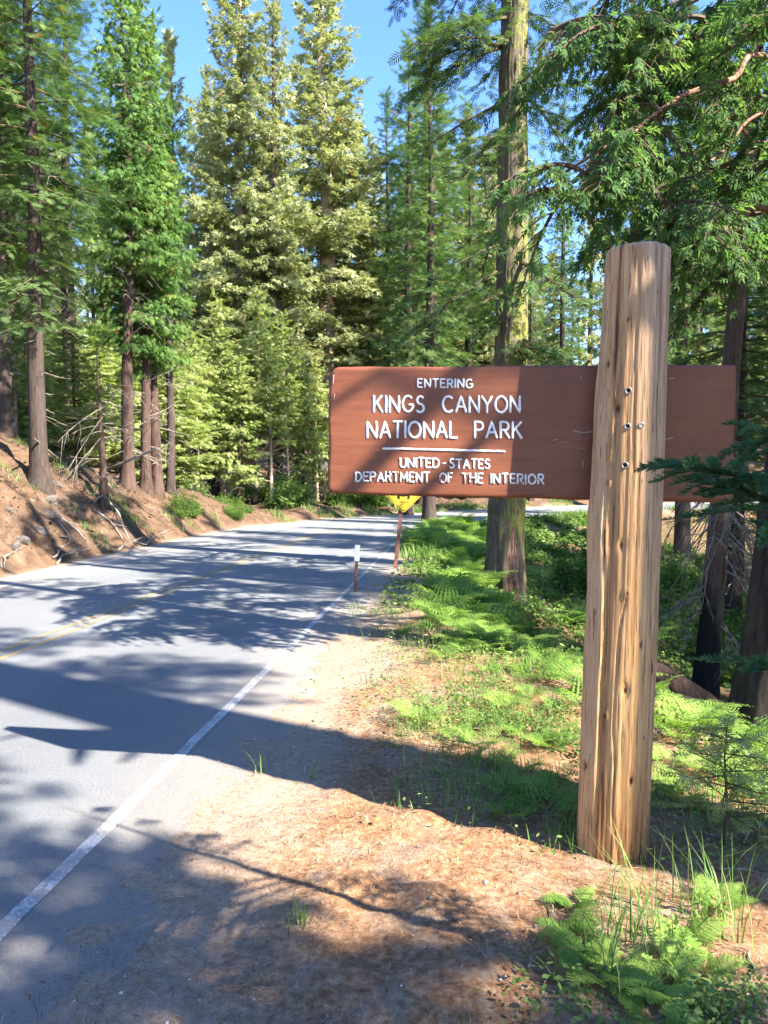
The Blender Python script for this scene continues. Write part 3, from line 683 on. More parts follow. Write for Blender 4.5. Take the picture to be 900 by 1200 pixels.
limbs = [([(6.2, 8.6, 5.4), P(905, 70, 7.6), P(860, 92, 7.3), P(800, 112, 7.0), P(752, 146, 6.9), P(700, 178, 6.8), P(650, 210, 6.8)], .034),
         ([(6.2, 8.6, 3.9), P(905, 248, 7.0), P(868, 268, 6.8), P(828, 264, 6.7), P(790, 246, 6.6), P(768, 226, 6.6), P(752, 205, 6.6)], .034),
         ([P(790, 118, 7.0), P(748, 150, 6.8), P(735, 178, 6.7), P(712, 190, 6.6), P(690, 192, 6.6), P(660, 228, 6.6)], .016),
         ([(6.2, 8.6, 6.0), P(905, 130, 8.4), P(850, 175, 8.2), P(800, 215, 8.0), P(770, 250, 8)], .024),
         ([(6.2, 8.6, 7.2), P(880, 20, 7.8), P(780, 40, 7.4), P(700, 20, 7.2), P(640, 40, 7.0)], .028)]
for pp, r0 in limbs:
    c_ = spline(pp)-o3; lb = MB(); add_tube(lb, c_, np.linspace(r0, r0*.35, len(c_)), 8, True, 0); link('limb', lb.mesh('limb', m_limbred), ced)
    for j in range(10):
        q = r.integers(8, len(c_)); bough(cw, c_[q], r.uniform(0, 6.28), r.uniform(.35, .85), R(r.normal(5, 30)), r, .15, .6, T_CED, .5, hang=.5)
for i in range(54):
    px = 650+270*r.random()**.6; lim = np.interp(px, [650, 700, 760, 800, 900], [40, 90, 215, 260, 330])
    py = r.uniform(-60, lim); 
    if px < 745 and 70 < py < 215: continue
    c_ = np.array(P(px, py, r.uniform(6.6, 9.5)))-o3
    bough(cw, c_, math.pi+r.normal(0, .9), r.uniform(.5, 1.15), R(r.normal(0, 18)), r, .125, .62, T_CED, .42, hang=.55)
for i in range(15):
    z = r.uniform(8.5, 17); bough(cw, (0, 0, z), r.uniform(0, 6.28), r.uniform(1.0, 1.9), R(r.normal(10, 12)), r, .36, .5, T_CED, .5, hang=.4)
link('crown', cw.mesh('cedar_lace', [m_lace, m_twig], False), ced)

# ------------------------------------------------------------ the sign post (debarked log)
YP = 3.68
pb = P(716, 1012, YP); ptp = P(747, 281, YP); ptp.z = P(747, 283, 3.52).z; base_z = gz(pb.x, pb.y)
HP = ptp.z-base_z+.01; leanx = (ptp.x-pb.x)/(ptp.z-pb.z)
sign = empty('park_entrance_sign', (pb.x, pb.y, base_z), 'brown wooden national park sign bolted behind a thick debarked log post', 'sign')
K = 180; zz = np.concatenate([np.linspace(-.35, 0, 12), np.linspace(.007, HP, 350)]); a = np.arange(K)/K*2*np.pi
A, Z = np.meshgrid(a, zz)
mPY = 1010-(Z)/HP*(1010-283)            # the matching height in the photo, for laying out the grain
cr = np.interp(zz, [-.4, 0, 1.0, 2.1, 2.9, 3.2], [.190, .186, .184, .174, .163, .160])[:, None]
# angle: a=-90deg faces the camera, 180deg left, 0 right
fl = .010*fbm(np.cos(A)*3.2, np.sin(A)*3.2, Z*.45, s=71, o=3)+.006*fbm(np.cos(A)*11, np.sin(A)*11, Z*.7, s=75, o=3)
big = .016*fbm(np.cos(A)*1.1, np.sin(A)*1.1, Z*.8, s=73, o=2)
rd = cr*.88+fl*1.2+big*.8
lf = np.abs((A-R(198)+np.pi) % (2*np.pi)-np.pi)          # sapwood strip along the left edge
strip_m = (1-sstep(.40, .48, lf+.05*fbm(Z*4, 0*Z, s=77)))*(1-sstep(2.25, 2.5, Z+.2*fbm(A*3, Z, s=3)))
rd = rd+.012*strip_m+.012*np.exp(-((Z-1.62)/.16)**2)*strip_m
grv = lambda ang, wd, dp, wig, sd: dp*np.exp(-(((A-R(ang)-wig*fbm(Z*1.1, 0*Z, s=sd, o=3)+np.pi) % (2*np.pi)-np.pi)/wd)**2)
rd -= grv(-137, .045, .012, .22, 81)*(1-sstep(2.3, 2.6, Z)); rd -= grv(-52, .04, .014, .25, 82); rd -= grv(-28, .04, .010, .2, 83); rd -= grv(-98, .025, .006, .5, 84)*(Z < 1.3); rd -= grv(-108, .03, .006, .3, 85)*(Z > 1.9)
knots = [(-128, .72, .014, .004), (-60, .62, .012, .004), (-100, 1.32, .016, .005), (-84, 1.86, .012, .003), (-118, 2.62, .014, .004), (-66, 2.75, .012, .003), (-88, 2.9, .012, .003), (-75, 1.6, .010, .003), (-140, 1.85, .016, .005), (-158, .45, .035, .016), (-152, 2.42, .03, .008), (-78, .41, .022, -.008), (-96, .85, .022, -.008), (-112, 1.55, .02, -.006), (-70, 1.07, .016, -.005), (-45, .95, .03, .009), (-130, 2.2, .02, -.006), (-150, 1.22, .02, .006)]
kn = np.zeros_like(A)
for ka, kz, kr, kh in knots:
    da = ((A-R(ka)+np.pi) % (2*np.pi)-np.pi)*.18; dist = np.sqrt(da**2+((Z-kz)*.62)**2)
    rd += kh*np.exp(-(dist/kr)**2)*1.1; rd -= abs(kh)*.9*np.exp(-((dist)/(kr*.35))**2)
    kn = np.maximum(kn, np.exp(-(dist/(kr*.42))**2))
edge_r = np.clip((HP-Z)/.02, 0, 1); rd = rd-(1-edge_r)**2*.012
V = np.stack([rd*np.cos(A)+leanx*Z, rd*np.sin(A), Z+.004*fbm(A*3, Z, s=2)], -1)
nr = len(zz)
V = np.concatenate([V.reshape(-1, 3)] + [np.stack([rd[-1]*q*np.cos(a)+leanx*HP, rd[-1]*q*np.sin(a), HP+.004*(1-q)+0*a+.003*fbm(np.cos(a)*q*6, np.sin(a)*q*6, s=4)], -1) for q in (.9, .5, .05)])
ii = np.arange((nr+3)*K).reshape(nr+3, K); i2 = np.roll(ii, -1, 1)
mb = MB()
# tint: 0..: dark weathered streak, .5 mid, 1 pale bare wood
lowpale = np.exp(-(((A-R(-85)+.12*fbm(Z*6, A*9, s=91))/.30)**4))*sstep(.24, .34, Z+.12*fbm(A*26, Z*1.0, s=92))*(1-sstep(.75, 1.15, Z))
tin = .54+.20*fbm(np.cos(A)*7, np.sin(A)*7, Z*1.3, s=93, o=4)+.22*fbm(np.cos(A)*20, np.sin(A)*20, Z*1.3, s=94, o=3)
tin = tin+.05+.26*lowpale+.20*strip_m-.24*np.exp(-(((lf-.62)/.12)**2))*(1-sstep(2.2, 2.7, Z))
tin -= .24*grv(-52, .06, 1, .25, 82); tin -= .2*grv(-28, .06, 1, .2, 83); tin -= .22*(1-sstep(.10, .55, Z+.25*fbm(A*22, Z*1.2, s=95)))
tin -= .5*grv(-135, .08, 1, .12, 96)*sstep(2.0, 2.5, Z)
tin -= .7*kn; tin = np.clip(tin, 0, 1)
tin -= .0*Z; tin = np.concatenate([tin.ravel(), np.full(3*K, .55)])
mb.add(V, np.stack([ii[:-1], i2[:-1], i2[1:], ii[1:]], -1).reshape(-1, 4), 0, tin)
M = NM('debarked_log_wood', .62, .3); t = M.attr('tint'); vv = M.tex((34, 34, 2.2)); n = M.noise(vv, 1.5, 9, .68, .3); nl = M.noise(M.tex((5, 5, 1.4)), 1, 4)
nf_ = M.noise(M.tex((70, 70, 2.6)), 1.6, 8, .7, .2)
f = M.math('ADD', t, M.math('ADD', M.math('MULTIPLY', M.math('SUBTRACT', n, .5), .8), M.math('MULTIPLY', M.math('SUBTRACT', nf_, .5), .9)))
c = M.ramp(f, [(.0, (.07, .032, .016)), (.18, (.20, .092, .038)), (.34, (.40, .20, .080)), (.62, (.56, .315, .135)), (.95, (.66, .44, .24))])
# silvered right and upper side
xyz = M.n.new('ShaderNodeSeparateXYZ'); M.l.new(M.tex(), xyz.inputs[0])
gf = M.math('ADD', M.math('MULTIPLY', xyz.outputs[0], 4.2), M.math('MULTIPLY', xyz.outputs[2], .15))
gf = M.math('ADD', gf, M.math('MULTIPLY', M.math('SUBTRACT', nl, .5), .6))
c = M.mix(M.ramp(gf, [(.3, 0.0), (1.05, .50)]), c, M.ramp(f, [(.1, (.10, .075, .065)), (.5, (.36, .27, .225)), (.9, (.56, .48, .43))]))
# fine checks
ck = M.noise(M.tex((90, 90, 3.0)), 1.2, 5, .6)
c = M.mix(M.ramp(ck, [(.375, .7), (.43, 0.0)]), c, (.045, .025, .016))
ck2 = M.noise(M.tex((26, 26, 1.1), loc=(3, 1, 2)), 1.3, 4, .5)
c = M.mix(M.ramp(ck2, [(.300, .9), (.322, 0.0)]), c, (.035, .02, .013))
M.col(c); M.bump(M.math('ADD', n, M.math('MULTIPLY', ck, .5)), .55, .012)
link('post', mb.mesh('post', M.m), sign)

# board
def on_board(px, py, off=0.0):
    Dr, Dl = 3.70, 3.97
    A0 = P(385, 500, Dl); B0 = P(860, 500, Dr); ex = (B0-A0).normalized(); n_ = ex.cross(Vector((0, 0, 1))).normalized()  # faces the camera
    d = P(px, py, 1.0)-Vector((0, 0, CAM_Z)); o = Vector((0, 0, CAM_Z))
    q = A0+n_*off; tt = (q-o).dot(n_)/d.dot(n_); return o+d*tt
A0 = on_board(385, 500); B0 = on_board(860, 500); bn = (B0-A0).normalized().cross(Vector((0, 0, 1))).normalized()
nu, nv = 200, 64; TH_B = .062
us = np.linspace(0, 1, nu); vs = np.linspace(0, 1, nv)
so = Vector((pb.x, pb.y, base_z))
TL, TR, BL, BR = [np.array(on_board(*q)) for q in ((386.5, 430), (863.5, 427), (384.5, 579), (858.5, 589))]
U, Vv = np.meshgrid(us, vs)
pt = (1-Vv)[..., None]*((1-U)[..., None]*BL+U[..., None]*BR)+Vv[..., None]*((1-U)[..., None]*TL+U[..., None]*TR)
eu = (TR-TL)/np.linalg.norm(TR-TL); ev = np.array([0, 0, 1.]); bnv = np.array(bn)
wtop = .006*fbm(U*9, U*0+.5, s=101, o=3); wbot = .013*fbm(U*6+3, U*0+.5, s=102, o=3); wl = .008*fbm(Vv*5, Vv*0, s=103, o=3); wr = .006*fbm(Vv*5, Vv*0, s=104, o=3)
pt = pt+ev*(wtop*Vv+wbot*(1-Vv))[..., None]+eu*(wl*(1-U)+wr*U)[..., None]
# rounded corners (pull in)
Wd = np.linalg.norm(TR-TL); Hd = np.linalg.norm(TL-BL)
def corner(u0, v0, rad):
    du = np.abs(U-u0)*Wd; dv = np.abs(Vv-v0)*Hd; q = np.maximum(rad-du, 0); s = np.maximum(rad-dv, 0)
    k = np.maximum(q, s); L = np.hypot(q, s); sc = np.where(L > 1e-6, k/np.maximum(L, 1e-6), 1)
    return (q*(1-sc))*(1 if u0 == 0 else -1), (s*(1-sc))*(1 if v0 == 0 else -1)
for u0, v0, rd_ in ((0, 1, .05), (0, 0, .032), (1, 1, .012), (1, 0, .012)):
    dx, dz = corner(u0, v0, rd_); pt = pt+eu*dx[..., None]+ev*dz[..., None]
edge = np.minimum(np.minimum(U*Wd, (1-U)*Wd), np.minimum(Vv*Hd, (1-Vv)*Hd)); rnd = np.clip(edge/.010, 0, 1)
fr = pt+bnv*(.003*fbm(U*3, Vv*9, s=106, o=3)-.007*(1-rnd)**2-.0035*np.exp(-((Vv-.40-.02*np.sin(U*4))/.006)**2)*sstep(.0, .1, U)*.6)[..., None]
bkp = pt-bnv*TH_B
i = np.arange(nu*nv).reshape(nv, nu)
f1 = np.stack([i[:-1, :-1], i[:-1, 1:], i[1:, 1:], i[1:, :-1]], -1).reshape(-1, 4)
bd = np.concatenate([i[0, :-1], i[:-1, -1], i[-1, ::-1][:-1], i[::-1, 0][:-1]]); b2 = np.roll(bd, -1); nn_ = nu*nv
mb = MB(); vall = np.vstack([fr.reshape(-1, 3), bkp.reshape(-1, 3)])-np.array(so)
mb.add(vall, np.vstack([f1, f1[:, ::-1]+nn_, np.stack([bd, bd+nn_, b2+nn_, b2], 1)]))
# board coords for the paint grain
M = NM('chipped_brown_sign_paint', .50, .40); vv = M.tex((2.0, 2.0, 16)); n = M.noise(vv, 2.0, 7, .65); n5 = M.noise(M.tex((3, 3, 3)), 1.2, 5)
c = M.ramp(n5, [(.3, (.170, .050, .024)), (.7, (.225, .073, .032))])
c = M.mix(M.ramp(n, [(.36, .35), (.5, 0.0)]), c, (.10, .034, .022))
# worn scratches: thin horizontal ones, denser near the crack
sx = M.n.new('ShaderNodeSeparateXYZ'); M.l.new(M.tex(), sx.inputs[0])
sc1 = M.noise(M.tex((6, 6, 120)), 1.0, 5, .75); scm = M.noise(M.tex((4, 4, 9)), 1.3, 4, .7)
sf = M.math('ADD', sc1, M.math('MULTIPLY', scm, .35))
zc = float(on_board(600, 526).z-so.z); band = M.math('SUBTRACT', 1, M.math('MULTIPLY', M.math('ABSOLUTE', M.math('SUBTRACT', sx.outputs[2], zc), 0), 9))
sf = M.math('ADD', sf, M.math('MULTIPLY', M.math('MAXIMUM', band, 0), .075))
c = M.mix(M.ramp(sf, [(.875, 0.0), (.90, .6)]), c, (.50, .34, .24))
M.col(c); M.bump(M.math('ADD', n, M.math('MULTIPLY', sf, -.3)), .25, .006)
link('board', mb.mesh('board', M.m), sign)
# paler bare wood along the top edge and chips
# lettering
def arc(cx_, cy_, rx, ry, a0, a1, n=12):
    t = np.radians(np.linspace(a0, a1, n)); return [(cx_+rx*math.cos(q), cy_+ry*math.sin(q)) for q in t]
GL = {
 'A': (.78, [[(0, 0), (.39, 1), (.78, 0)], [(.14, .33), (.64, .33)]]),
 'C': (.74, [arc(.42, .5, .42, .5, 48, 312, 18)]),
 'D': (.72, [[(0, 0), (0, 1)], [(0, 1), (.26, 1)]+arc(.26, .5, .46, .5, 90, -90, 14)+[(0, 0)]]),
 'E': (.56, [[(.56, 0), (0, 0), (0, 1), (.56, 1)], [(0, .52), (.46, .52)]]),
 'F': (.54, [[(0, 0), (0, 1), (.54, 1)], [(0, .52), (.44, .52)]]),
 'G': (.80, [arc(.42, .5, .42, .5, 50, 345, 18)+[(.82, .45), (.50, .45)]]),
 'H': (.70, [[(0, 0), (0, 1)], [(.70, 0), (.70, 1)], [(0, .52), (.70, .52)]]),
 'I': (.0, [[(0, 0), (0, 1)]]),
 'K': (.66, [[(0, 0), (0, 1)], [(.62, 1), (.02, .42)], [(.22, .60), (.66, 0)]]),
 'L': (.52, [[(0, 1), (0, 0), (.52, 0)]]),
 'M': (.86, [[(0, 0), (.04, 1), (.43, .25), (.82, 1), (.86, 0)]]),
 'N': (.72, [[(0, 0), (0, 1), (.72, 0), (.72, 1)]]),
 'O': (.90, [arc(.45, .5, .45, .5, 0, 360, 26)]),
 'P': (.60, [[(0, 0), (0, 1)], [(0, 1), (.34, 1)]+arc(.34, .74, .26, .26, 90, -90, 10)+[(0, .48)]]),
 'R': (.64, [[(0, 0), (0, 1)], [(0, 1), (.34, 1)]+arc(.34, .74, .26, .26, 90, -90, 10)+[(0, .48)], [(.30, .48), (.64, 0)]]),
 'S': (.60, [arc(.31, .755, .27, .245, 40, 270, 12)+arc(.29, .255, .29, .255, 90, -140, 12)]),
 'T': (.66, [[(.33, 0), (.33, 1)], [(0, 1), (.66, 1)]]),
 'U': (.68, [[(0, 1), (0, .34)]+arc(.34, .34, .34, .34, 180, 360, 12)+[(.68, 1)]]),
 'Y': (.74, [[(0, 1), (.37, .48), (.74, 1)], [(.37, .48), (.37, 0)]]),
}
def paintM(name, lo, hi):
    M = NM(name, .55, .35); a = M.noise(M.tex((40, 40, 40)), 1.6, 5, .75); b = M.noise(M.tex((9, 9, 9)), 1, 3)
    f = M.math('ADD', M.math('MULTIPLY', a, .65), M.math('MULTIPLY', b, .4))
    M.col(M.mix(M.ramp(f, [(lo, 0.0), (hi, 1.0)]), (.20, .085, .05), (.80, .79, .78))); M.bump(a, .4, .004); return M.m
mw1 = paintM('white_letter_paint', .36, .42); mw2 = paintM('chipped_white_letter_paint', .44, .52)
def stroke(mb, pl, wd, tofn, rr_):
    """rounded proud stroke with a domed section; pl is a 2-D polyline in pixels; tofn maps to 3-D + normal offset"""
    pl = np.array(pl, float); seg = []
    for q in range(len(pl)-1):
        L = np.hypot(*(pl[q+1]-pl[q])); m = max(1, int(L/2.0)); seg += [pl[q]+(pl[q+1]-pl[q])*k/m for k in range(m)]
    seg.append(pl[-1]); s = np.array(seg); s = s+rr_.normal(0, .10, s.shape)
    T = np.gradient(s, axis=0); T /= np.linalg.norm(T, axis=1, keepdims=True)+1e-9; Nn = np.stack([-T[:, 1], T[:, 0]], 1)
    wd_ = wd*(1+.10*rr_.normal(0, 1, len(s))*.6)
    # rounded ends
    s = np.vstack([s[0]-T[0]*wd*.42, s, s[-1]+T[-1]*wd*.42]); Nn = np.vstack([Nn[0], Nn, Nn[-1]]); wd_ = np.r_[wd*.45, wd_, wd*.45]
    prof = [(-.5, .0002), (-.42, .0022), (0, .0034), (.42, .0022), (.5, .0002)]
    v = []
    for k in range(len(s)):
        for (lx, h) in prof:
            e = .3 if k in (0, len(s)-1) else 1.0
            q = s[k]+Nn[k]*lx*wd_[k]; v.append(tofn(q[0], q[1], h*e))
    n = len(s); m = len(prof); ii = np.arange(n*m).reshape(n, m)
    mb.add(np.array(v), np.stack([ii[:-1, :-1], ii[:-1, 1:], ii[1:, 1:], ii[1:, :-1]], -1).reshape(-1, 4))
    mb.f.append((np.array([[ii[0, 0], ii[0, 1], ii[0, 2], ii[0, 3], ii[0, 4]][::-1], [ii[-1, 0], ii[-1, 1], ii[-1, 2], ii[-1, 3], ii[-1, 4]]]), 0)) if mb.n == n*m else None
def tofn(x, y, h):
    return np.array(on_board(x, y, .0015+h)-so)
rl = np.random.default_rng(4)
def word(txt, x0, x1, ytop0, ybot0, ytop1, ybot1, wd, mat, gap=.30):
    ws = [GL[c][0]+gap for c in txt]; tot = sum(ws)-gap; cur = 0
    k = (x1-x0)/tot
    for c, w_ in zip(txt, ws):
        mb = MB(); j = rl.normal(0, .5)
        for pl in GL[c][1]:
            pp = []
            for (lx, ly) in pl:
                X = x0+(cur+lx)*k; fr_ = (X-x0)/(x1-x0); yt = ytop0+(ytop1-ytop0)*fr_; yb = ybot0+(ybot1-ybot0)*fr_
                pp.append((X, yb+(yt-yb)*ly+j*.5))
            stroke(mb, pp, wd, tofn, rl)
        link('letter', mb.mesh('letter', mat), sign); cur += w_
word('ENTERING', 489.5, 553.5, 444.5, 454, 444.5, 454.5, 2.0, mw1, .34)
word('KINGS', 438, 497, 464, 482.5, 464, 482.5, 2.7, mw1, .30); word('CANYON', 519, 609, 464, 482.5, 465, 483.5, 2.7, mw1, .26)
word('NATIONAL', 430.5, 535, 494, 512.5, 494.5, 513, 2.75, mw1, .28); word('PARK', 556.5, 611, 494.5, 513, 495, 513.5, 2.75, mw1, .28)
word('UNITED', 469, 514, 537, 547.5, 537.5, 548, 2.1, mw1, .30); word('STATES', 527, 573.5, 538, 548.5, 538.5, 549, 2.1, mw1, .30)
word('DEPARTMENT', 417, 503, 553.5, 563.5, 554, 565, 2.2, mw2, .28); word('OF', 515.5, 529.5, 554.5, 565, 554.5, 565, 2.2, mw2, .3)
word('THE', 541.5, 565.5, 555, 565.5, 555, 566, 2.2, mw2, .34); word('INTERIOR', 575.5, 637, 555.5, 566, 556, 567, 2.2, mw2, .34)
mb = MB(); stroke(mb, [(449, 525.5), (591, 529)], 2.6, tofn, rl); link('underline', mb.mesh('underline', mw1), sign)
mb = MB(); stroke(mb, [(519.2, 543.5), (521.8, 542.6)], 2.0, tofn, rl); link('dot', mb.mesh('dot', mw1), sign)
# pale splinters on the board beside the post
m_spl = NM('pale_bare_wood', .8, .2); m_spl.col((.42, .33, .27)); m_spl = m_spl.m
for pl, wd in (([(672, 505), (682, 507), (694, 506)], 1.2), ([(776, 442), (784, 444), (790, 443)], 1.1), ([(774, 513), (782, 514.5), (789, 513)], 1.2), ([(770, 574), (775, 573)], 1.6), ([(391, 440), (390, 450)], .9), ([(392, 462), (391, 468)], .8), ([(683, 540), (683.5, 548)], .9), ([(648, 516), (654, 515)], .8), ([(681, 441), (681, 446)], .7), ([(820, 530), (820.5, 535)], .8)):
    mb = MB(); stroke(mb, pl, wd, tofn, rl); link('splinter', mb.mesh('splinter', m_spl), sign)
# bolts in the post
m_met = NM('dull_bolt_metal', .45, .5); m_met.b.inputs['Metallic'].default_value = .8; m_met.col((.38, .37, .36)); m_met = m_met.m
m_hole = NM('dark_bolt_recess', .7, .2); m_hole.col((.03, .025, .02)); m_hole = m_hole.m
def ringmesh(r0, r1, h, n=20):
    a = np.arange(n)/n*2*np.pi; c, s = np.cos(a), np.sin(a); rows = []
    for (rr_, y) in ((r0, 0), (r0, h*.7), (r0*.94, h), (r1*1.06, h), (r1, h*.6), (r1, 0)): rows.append(np.stack([rr_*c, np.full(n, -y), rr_*s], 1))
    V = np.array(rows).reshape(-1, 3); ii = np.arange(6*n).reshape(6, n); i2 = np.roll(ii, -1, 1)
    return V, np.stack([ii[:-1], ii[1:], i2[1:], i2[:-1]], -1).reshape(-1, 4)
for (bx, by, br) in ((737, 457, .0165), (736, 499, .0155), (752.5, 498, .013), (733, 545, .0165)):
    zc_ = P(bx, by, YP-.17).z-base_z; xw = P(bx, by, YP-.17).x-pb.x; cxp = leanx*zc_
    ang = math.asin(np.clip((xw-cxp)/.172, -1, 1)); ri = np.argmin(np.abs(zz-zc_)); ai = int(round(((-math.pi/2+ang) % (2*math.pi))/(2*math.pi)*K)) % K
    rloc = rd[ri, ai]; bp_ = Vector((cxp+rloc*math.sin(ang), -rloc*math.cos(ang), zc_))
    mb = MB(); V_, f_ = ringmesh(br, br*.62, .007); mb.add(V_, f_); wsh = link('washer', mb.mesh('washer', m_met), sign); wsh.location = bp_; wsh.rotation_euler = (0, 0, ang)
    mb = MB(); n6 = 6; a6 = np.arange(6)/6*2*np.pi; V_ = np.vstack([np.stack([br*.50*np.cos(a6), np.full(6, y_), br*.50*np.sin(a6)], 1) for y_ in (.004, -.004)]); 
    mb.add(V_, np.array([[j, (j+1) % 6, 6+(j+1) % 6, 6+j] for j in range(6)])); mb.f.append((np.array([[6, 7, 8, 9, 10, 11]]), 0))
    h_ = link('bolt_head', mb.mesh('bolt_head', m_hole if br > .014 else m_met, False), wsh)

# ------------------------------------------------------------ yellow warning sign, delineator, far sign
m_rust = NM('rusty_brown_steel', .7, .35); _n = m_rust.noise(m_rust.tex((20, 20, 6)), 1.5, 5); m_rust.col(m_rust.ramp(_n, [(.3, (.13, .055, .04)), (.7, (.24, .115, .085))])); m_rust = m_rust.m
m_ysign = NM('yellow_sign_sheeting', .4, .5); m_ysign.col((.85, .54, .03)); m_ysign = m_ysign.m
m_blk = NM('black_sign_ink', .5, .3); m_blk.col((.015, .015, .015)); m_blk = m_blk.m
m_alu = NM('aluminium_back', .4, .5); m_alu.b.inputs['Metallic'].default_value = .7; m_alu.col((.5, .5, .5)); m_alu = m_alu.m
yb_ = P(463, 676, 15.5); yz = gz(yb_.x, yb_.y)
ys = empty('warning_sign', (yb_.x, yb_.y, yz), 'yellow diamond warning sign on a rusty post, mostly hidden behind the brown sign', 'sign', rz=R(-3))
top = P(473, 571, 15.5); hx = top.x-yb_.x; hz = top.z-yz
mb = MB(); s = .028
for a_, b_ in (((-.03, 0), (.06, .008)),): pass
ln = math.atan2(hx, hz); Ry = np.array([[math.cos(ln), 0, math.sin(ln)], [0, 1, 0], [-math.sin(ln), 0, math.cos(ln)]])
Lp = math.hypot(hx, hz)+.5
for (cx_, cy_, sx_, sy_) in ((0, 0, .075, .010), (-.034, .02, .008, .045), (.034, .02, .008, .045)):
    add_box(mb, Ry@np.array([cx_, cy_+.006*(cy_ > 0), Lp/2-.3]), (sx_, sy_, Lp+.2), rot=Ry)
link('post', mb.mesh('sign_post', m_rust, False), ys)
def diamond(hd, rad_, y0, y1, mat, nm, hole=None):
    pts_ = []; 
    for q in range(4):
        c0 = q*90; cc_ = np.array([math.cos(R(c0)), math.sin(R(c0))])*(hd-rad_*1.414)
        for e in np.linspace(-45, 45, 6): pts_.append(cc_+rad_*np.array([math.cos(R(c0+e)), math.sin(R(c0+e))]))
    pts_ = np.array(pts_); n = len(pts_); mb = MB()
    if hole is None:
        v = np.vstack([np.c_[pts_[:, 0], np.full(n, y0), pts_[:, 1]], np.c_[pts_[:, 0], np.full(n, y1), pts_[:, 1]]])
        mb.add(v, np.array([[j, (j+1) % n, n+(j+1) % n, n+j] for j in range(n)])); mb.f.append((np.arange(n)[None, ::-1].copy(), 0)); mb.f.append((np.arange(n, 2*n)[None], 0))
    else:
        p2 = pts_*hole
        v = np.vstack([np.c_[pts_[:, 0], np.full(n, y0), pts_[:, 1]], np.c_[p2[:, 0], np.full(n, y0), p2[:, 1]]])
        mb.add(v, np.array([[j, (j+1) % n, n+(j+1) % n, n+j] for j in range(n)]))
    return mb
pan = link('panel', diamond(.54, .05, -.030, -.034, m_ysign, 'p').mesh('panel', m_ysign, False), ys, loc=(hx, 0, hz))
link('border', diamond(.52, .045, -.0355, 0, m_blk, 'b', .955).mesh('border', m_blk, False), pan)
mb = MB()
add_box(mb, (-.10, -.0365, -.215), (.05, .003, .07), rot=[[.87, 0, -.5], [0, 1, 0], [.5, 0, .87]]); add_box(mb, (.105, -.0365, -.215), (.05, .003, .07), rot=[[.87, 0, .5], [0, 1, 0], [-.5, 0, .87]])
add_box(mb, (0, -.0365, -.13), (.26, .003, .12)); link('symbol', mb.mesh('symbol', m_blk, False), pan)
mb = MB(); add_box(mb, (0.01, -.0365, -.305), (.24, .003, .016), rot=[[1, 0, .03], [0, 1, 0], [-.03, 0, 1]]); link('symbol_bar', mb.mesh('symbol_bar', m_blk, False), pan)

db_ = P(416, 700, 12.3); dz_ = gz(db_.x, db_.y)
dl_ = empty('roadside_delineator', (db_.x, db_.y, dz_), 'short brown marker post with a white reflector at the road edge', 'marker post', rz=R(8)); dl_.rotation_euler[1] = R(3)
mb = MB(); add_box(mb, (0, 0, .36), (.045, .012, 1.0)); add_box(mb, (-.024, .012, .36), (.006, .03, 1.0)); add_box(mb, (.024, .012, .36), (.006, .03, 1.0)); link('post', mb.mesh('marker_post', m_rust, False), dl_)
m_refl = NM('white_reflector_sheet', .35, .5); m_refl.col((.78, .79, .8)); m_refl = m_refl.m
mb = MB(); add_box(mb, (0, -.012, .70), (.085, .006, .27), bev=.002); link('reflector', mb.mesh('reflector', m_refl, False), dl_)

fb = P(381, 604, 42); fz_ = gz(fb.x, fb.y)
fs_ = empty('small_road_sign', (fb.x, fb.y, fz_), 'small tan sign on a thin wooden post across the far side of the road', 'sign')
m_tan = NM('tan_wood', .8, .2); m_tan.col((.42, .24, .12)); m_tan = m_tan.m
mb = MB(); add_box(mb, (0, 0, 1.1), (.10, .10, 2.6), bev=.01); link('post', mb.mesh('far_post', m_tan, False), fs_)
mb = MB(); add_box(mb, (-.06, -.065, 2.05), (.38, .02, .55), bev=.006); link('panel', mb.mesh('far_panel', m_spl, False), fs_)

